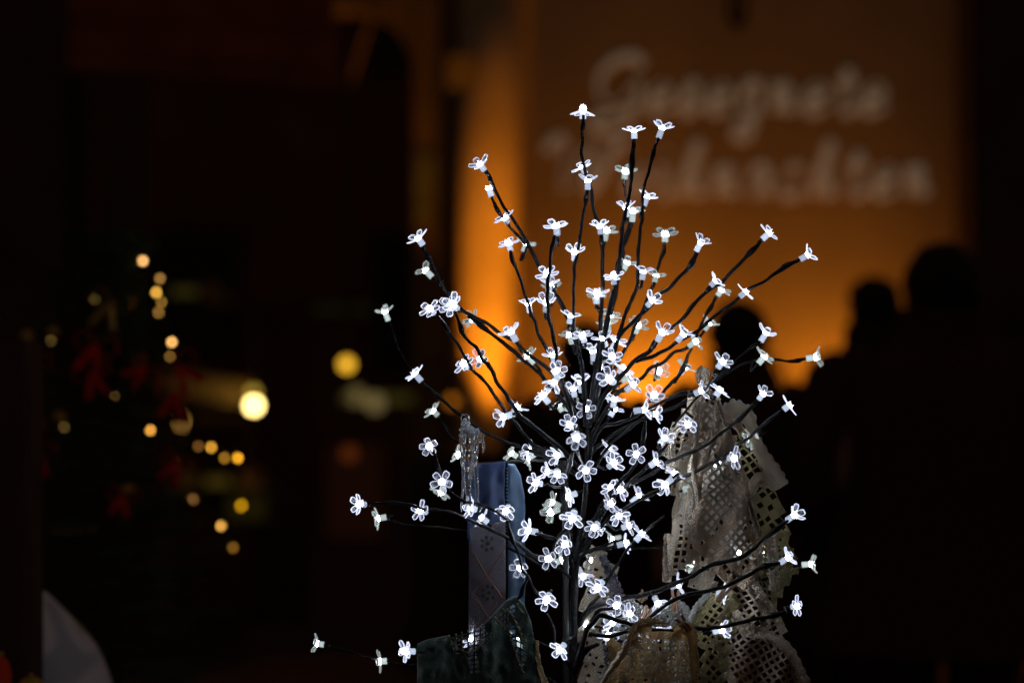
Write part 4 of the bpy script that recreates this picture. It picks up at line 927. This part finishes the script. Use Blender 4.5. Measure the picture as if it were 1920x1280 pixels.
# 3 lower right lace fan
L3 = empty('lace_cloth', P(1430, 1060, 3.05), 'brownish lace fan spreading to the lower right corner of the cloths', 'lace cloth')
lace('net', L3, [(1385,1100),(1420,1085),(1465,1160),(1480,1200),(1510,1300),(1380,1310),(1340,1230),(1330,1180)], 3.07, 58, 12.5, .8, M_lace, .64, (.016, .10, 0), seed=7)
lace('side_net', L3, [(1420,1000),(1475,990),(1492,1070),(1470,1110),(1455,1120),(1442,1190),(1405,1100)], 3.08, 5, 11, 1.0, M_lace2, .64, (.008, .07, 0), seed=8)
ribbon(L3, [(1444,1000),(1450,1050),(1452,1105)], [8, 9, 9], 3.06, M_lace, 'border')
ribbon(L3, [(1398,1078),(1425,1120),(1448,1165)], [8, 11, 8], 3.06, M_lace)
ribbon(L3, [(1378,1145),(1400,1180),(1440,1190),(1475,1215),(1500,1260),(1520,1300)], [6, 12, 9, 9, 9, 9], 3.06, M_lace)
# 4 scalloped cloth between: under the big point
L4 = empty('lace_cloth', P(1330, 1110, 3.05), 'scalloped lace cloth with bright see-through squares hanging above the honey cloth', 'lace cloth')
lace('net', L4, [(1300,1150),(1320,1120),(1345,1105),(1375,1112),(1388,1150),(1372,1215),(1350,1300),(1308,1300),(1318,1220),(1300,1180)], 3.065, 38, 12, 1.0, M_lace2, .6, (.008, .08, 0), seed=9)
lace('edge_panel', L4, [(1296,1055),(1325,1045),(1340,1070),(1345,1100),(1325,1115),(1290,1105)], 3.07, 15, 9, 9, M_lace, .5, (.006, .1, 0), seed=10)
scallops(L4, [(1290,1175),(1298,1150),(1310,1132),(1326,1116),(1345,1105)], 3.062, 7, M_lace3)
# 5 honey coloured cloth at the bottom
L5 = empty('lace_cloth', P(1220, 1170, 2.97), 'honey coloured lace cloth draped over the lowest branch and pegged', 'lace cloth')
lace('net', L5, [(1192,1182),(1215,1170),(1240,1186),(1290,1182),(1302,1200),(1306,1300),(1125,1300),(1150,1250),(1172,1215)], 2.955, 2, 12.5, .8, M_honey, .64, (.012, .12, 0), seed=11)
lace('lining', L5, [(1195,1190),(1290,1190),(1298,1300),(1140,1300),(1170,1230)], 3.02, 6, 12, 9, M_lace3, .5, (.005, .06, 0), seed=12)
ribbon(L5, [(1250,1172),(1230,1166),(1205,1168),(1188,1180),(1178,1205),(1160,1235),(1138,1262),(1118,1296)], [3, 7, 8, 7, 6, 5, 4, 4], 2.945, M_lace, 'rolled_edge')
ribbon(L5, [(1262,1180),(1285,1176),(1298,1190),(1300,1230),(1302,1290)], [6, 11, 9, 7, 7], 2.945, M_honey, 'side_hem')
ribbon(L5, [(1140,1200),(1152,1214),(1158,1240),(1150,1290)], [6, 12, 14, 10], 2.985, M_honey, 'side_flap')
# 6 white eyelet cloth left of it, behind the trunk
L6 = empty('lace_cloth', P(1120, 1040, 3.09), 'white eyelet cloth hanging in a narrow point just right of the trunk', 'lace cloth')
lace('net', L6, [(1096,1030),(1125,1028),(1150,1050),(1165,1110),(1185,1180),(1190,1300),(1088,1300),(1085,1180),(1096,1110)], 3.10, 20, 15, .5, M_lace, .42, (.010, .09, 0), seed=14, solid=lambda x, y, i, j: (i+2*j) % 3 == 0)
ribbon(L6, [(1128,1040),(1148,1085),(1160,1140),(1150,1210),(1160,1290)], [6, 10, 14, 16, 18], 3.085, M_greyc, 'plain_fold')
# 7 white scalloped doily between trunk and lace
L7 = empty('lace_cloth', P(1200, 1130, 3.10), 'bright white scalloped doily pegged behind the low blossoms', 'lace cloth')
lace('net', L7, [(1160,1120),(1200,1140),(1235,1155),(1262,1130),(1288,1140),(1286,1200),(1240,1230),(1180,1220),(1150,1170)], 3.07, 12, 11, 9, M_lace3, .4, (.007, .08, 0), seed=15, solid=lambda x, y, i, j: (i*3+j) % 4 > 0)
scallops(L7, [(1160,1120),(1180,1128),(1200,1140),(1235,1150),(1262,1130),(1285,1140),(1290,1165)], 3.068, 8, M_lace3)
# 8 blue runner and its grey front
L8 = empty('table_runner', P(915, 866, 3.10), 'long blue satin runner hanging over a dark rod left of the trunk', 'runner')
lit = [(874,868),(910,866),(948,864)]
drape('front_panel', L8, [(876,872),(900,868),(925,867),(946,864)], 1010, 3.07, M_blue, .011, .16, 4, seed=2)
drape('lower_panel', L8, [(879,985),(912,980),(948,975)], 1300, 3.06, M_greyc, .003, .05, 6, seed=3)
drape('side_fold', L8, [(952,868),(966,870),(976,890),(984,930)], 1300, 3.09, M_bluel, .004, .3, 5, seed=5)
scallops(L8, [(951,872),(951,930),(952,1000)], 3.085, 2.2, M_bluel, 5)
for zz in (1035, 1110, 1185):
    ribbon(L8, [(886,zz),(912,zz+42),(942,zz+85)], [1.6, 1.6], 3.0535, M_rust, 'embroidery', .0005)
    ribbon(L8, [(942,zz),(915,zz+40),(886,zz+78)], [1.2, 1.2], 3.054, M_rust, 'embroidery', .0005)
for (cx_, cy_) in ((915,1018), (917,1110)):
    V, F = [], []
    for k in range(7):
        a = 2*PI*k/7; rr = 12 if k else 0; c = P(cx_+rr*math.cos(a), cy_+rr*math.sin(a), 3.054)
        b0 = len(V)
        for q in range(8): V.append(c + Vector((.0024*math.cos(q*PI/4), -.001, .0024*math.sin(q*PI/4))))
        V.append(c + Vector((0, -.0025, 0)))
        for q in range(8): F.append((b0+q, b0+(q+1) % 8, b0+8))
    mesh('eyelet_flower', local(L8, V), F, M_iron, L8)
rr_ = empty('display_rail', (P(900, 870, 3.1).x, 3.1, .80), 'thin dark rail standing on the table and carrying the blue runner', 'rail')
V, F = [], []; tube(V, F, local(rr_, [P(870, 872, 3.10), P(1000, 862, 3.10), P(1060, 866, 3.10)]), lambda i, t: .0022, 8); mesh('rod', V, F, M_iron, rr_)
V, F = [], []; tube(V, F, local(rr_, [P(1060, 864, 3.10), P(1062, 1640, 3.10)]), lambda i, t: .004, 8); mesh('upright', V, F, M_iron, rr_)
# 9 green felt cloth with openwork
L9 = empty('felt_cloth', P(960, 1120, 3.04), 'dark green felt cloth with cut squares sagging from a peak, bottom centre', 'felt cloth')
def gh(x, y, i, j):
    for (cx_, cy_, ang, a, b) in ((880,1195,-18,34,22), (886,1235,80,26,8), (945,1150,-35,24,8), (958,1185,62,34,8), (978,1225,70,22,7)):
        t = math.radians(ang); u = (x-cx_)*math.cos(t)+(y-cy_)*math.sin(t); v = -(x-cx_)*math.sin(t)+(y-cy_)*math.cos(t)
        if abs(u) < a and abs(v) < b:
            return (i % 4 in (0, 1, 2)) and (j % 4 in (0, 1, 2))
    return False
drape('cloth', L9, [(782,1206),(800,1198),(850,1188),(905,1172),(925,1150),(950,1124),(966,1116),(982,1130),(996,1165),(1004,1210),(1014,1290)], 1330, 3.035, M_green, .007, .07, 3, holes=gh, seed=4)
for pts in ([(846,1200),(860,1215),(878,1222),(896,1215),(905,1196)], [(925,1152),(935,1165),(950,1175),(960,1200),(970,1230),(982,1262)], [(968,1128),(975,1140),(985,1150)], [(940,1140),(958,1150),(972,1175),(980,1200),(985,1240)]):
    scallops(L9, pts, 3.022, 2.6, M_greend, 4.5, 'chain_stitch')
ribbon(L9, [(1006,1200),(1012,1250),(1030,1300)], [2, 4, 6], 3.03, M_honey, 'lining_corner')

# ------------------------------------------------------------------ clothes pegs
def peg(px, py, Y, ang, length, label):
    r = empty('clothes_peg', P(px, py, Y), label, 'clothes peg', 'wooden clothes pegs holding the cloths'); r.rotation_euler = (.1, math.radians(ang), 0)
    L = length*K*3/2; w = .0045
    for sd in (-1, 1):
        V, F = [], []
        for z, o_ in ((-L, .0002), (-L*.2, .0005), (0, .0006), (L, .0026)):
            for yy in (-w, w):
                V += [Vector((sd*(o_), yy, z)), Vector((sd*(o_+.0034), yy, z))]
        for i in range(3):
            a = i*4; b = a+4
            F += [(a, a+1, b+1, b), (a+3, a+2, b+2, b+3), (a+1, a+3, b+3, b+1), (a+2, a, b, b+2)]
        F += [(0, 2, 3, 1), (12, 13, 15, 14)]
        bevel(mesh('jaw', V, F, M_peg, r, False), .0006)
    V, F = [], []; tube(V, F, [Vector((.006*math.cos(t*12), -w+2*w*t, .004*math.sin(t*12))) for t in [i/24 for i in range(25)]], lambda i, t: .0007, 5); mesh('spring', V, F, M_steel, r)
peg(1282, 1168, 2.945, -38, 34, 'wooden peg on the right top corner of the honey cloth')
peg(1212, 1150, 3.03, 25, 30, 'wooden peg standing up at the left top of the honey cloth')
peg(1266, 1125, 3.04, 2, 42, 'long upright peg above the white doily')
peg(1362, 1105, 3.03, 38, 54, 'slanting peg at the tip of the large lace cloth')
peg(1383, 797, 3.02, -30, 26, 'small brown peg at the shoulder of the olive lace')
peg(1205, 1118, 3.08, 30, 22, 'small far peg behind the low branches')

# ------------------------------------------------------------------ hanging icicle ornament
IC = empty('icicle_ornament', P(882, 790, 3.0), 'clear icicle ornament hanging from a left branch before the blue runner', 'ornament')
def icicle(px, py0, py1, r_px, Y, seed):
    V, F = [], []; n = 42; path = []; rs = random.Random(seed)
    for i in range(n):
        t = i/(n-1); path.append(P(px + 1.5*math.sin(t*7+seed), py0 + (py1-py0)*t, Y))
    tube(V, F, path, lambda i, t: r_px*K*3*(1-.55*t)*(1 + .16*math.sin(i*1.1+seed) + .12*noise.noise(Vector((i*.5, seed, 0))))*(1 if t < .96 else .5), 12)
    mesh('icicle', local(IC, V), F, M_ice, IC)
icicle(878, 808, 965, 9.5, 2.985, 1); icicle(893, 806, 950, 6, 2.99, 2); icicle(906, 812, 849, 4, 2.995, 3); icicle(867, 812, 960, 4.5, 3.0, 4); icicle(886, 812, 900, 4, 2.975, 5)
V, F = [], []
for (x, y, q) in ((872,787,4),(870,795,6),(876,801,6),(884,804,6),(867,806,6),(895,806,4),(878,793,4),(890,808,5),(872,810,7),(881,811,6),(864,816,4)):
    c = P(x, y, 2.99)-IC.location; b0 = len(V)
    for i in range(7):
        for k in range(10):
            d = Vector((math.sin(PI*i/6)*math.cos(k*PI/5), math.sin(PI*i/6)*math.sin(k*PI/5), math.cos(PI*i/6)))
            V.append(c + d*q*K*3*(1+.5*noise.noise(d*2.5+Vector((x, y, 0)))))
    for i in range(6):
        for k in range(10): F.append((b0+i*10+k, b0+(i+1)*10+k, b0+(i+1)*10+(k+1) % 10, b0+i*10+(k+1) % 10))
mesh('frost_cap', V, F, M_frost, IC)
V, F = [], []; pts = [P(872+8*math.cos(a), 785+9*math.sin(a), 2.998+.004*math.sin(a*2)) for a in [i*PI/6 for i in range(13)]]; tube(V, F, local(IC, pts), lambda i, t: .0007, 5); mesh('hook', V, F, M_steel, IC)
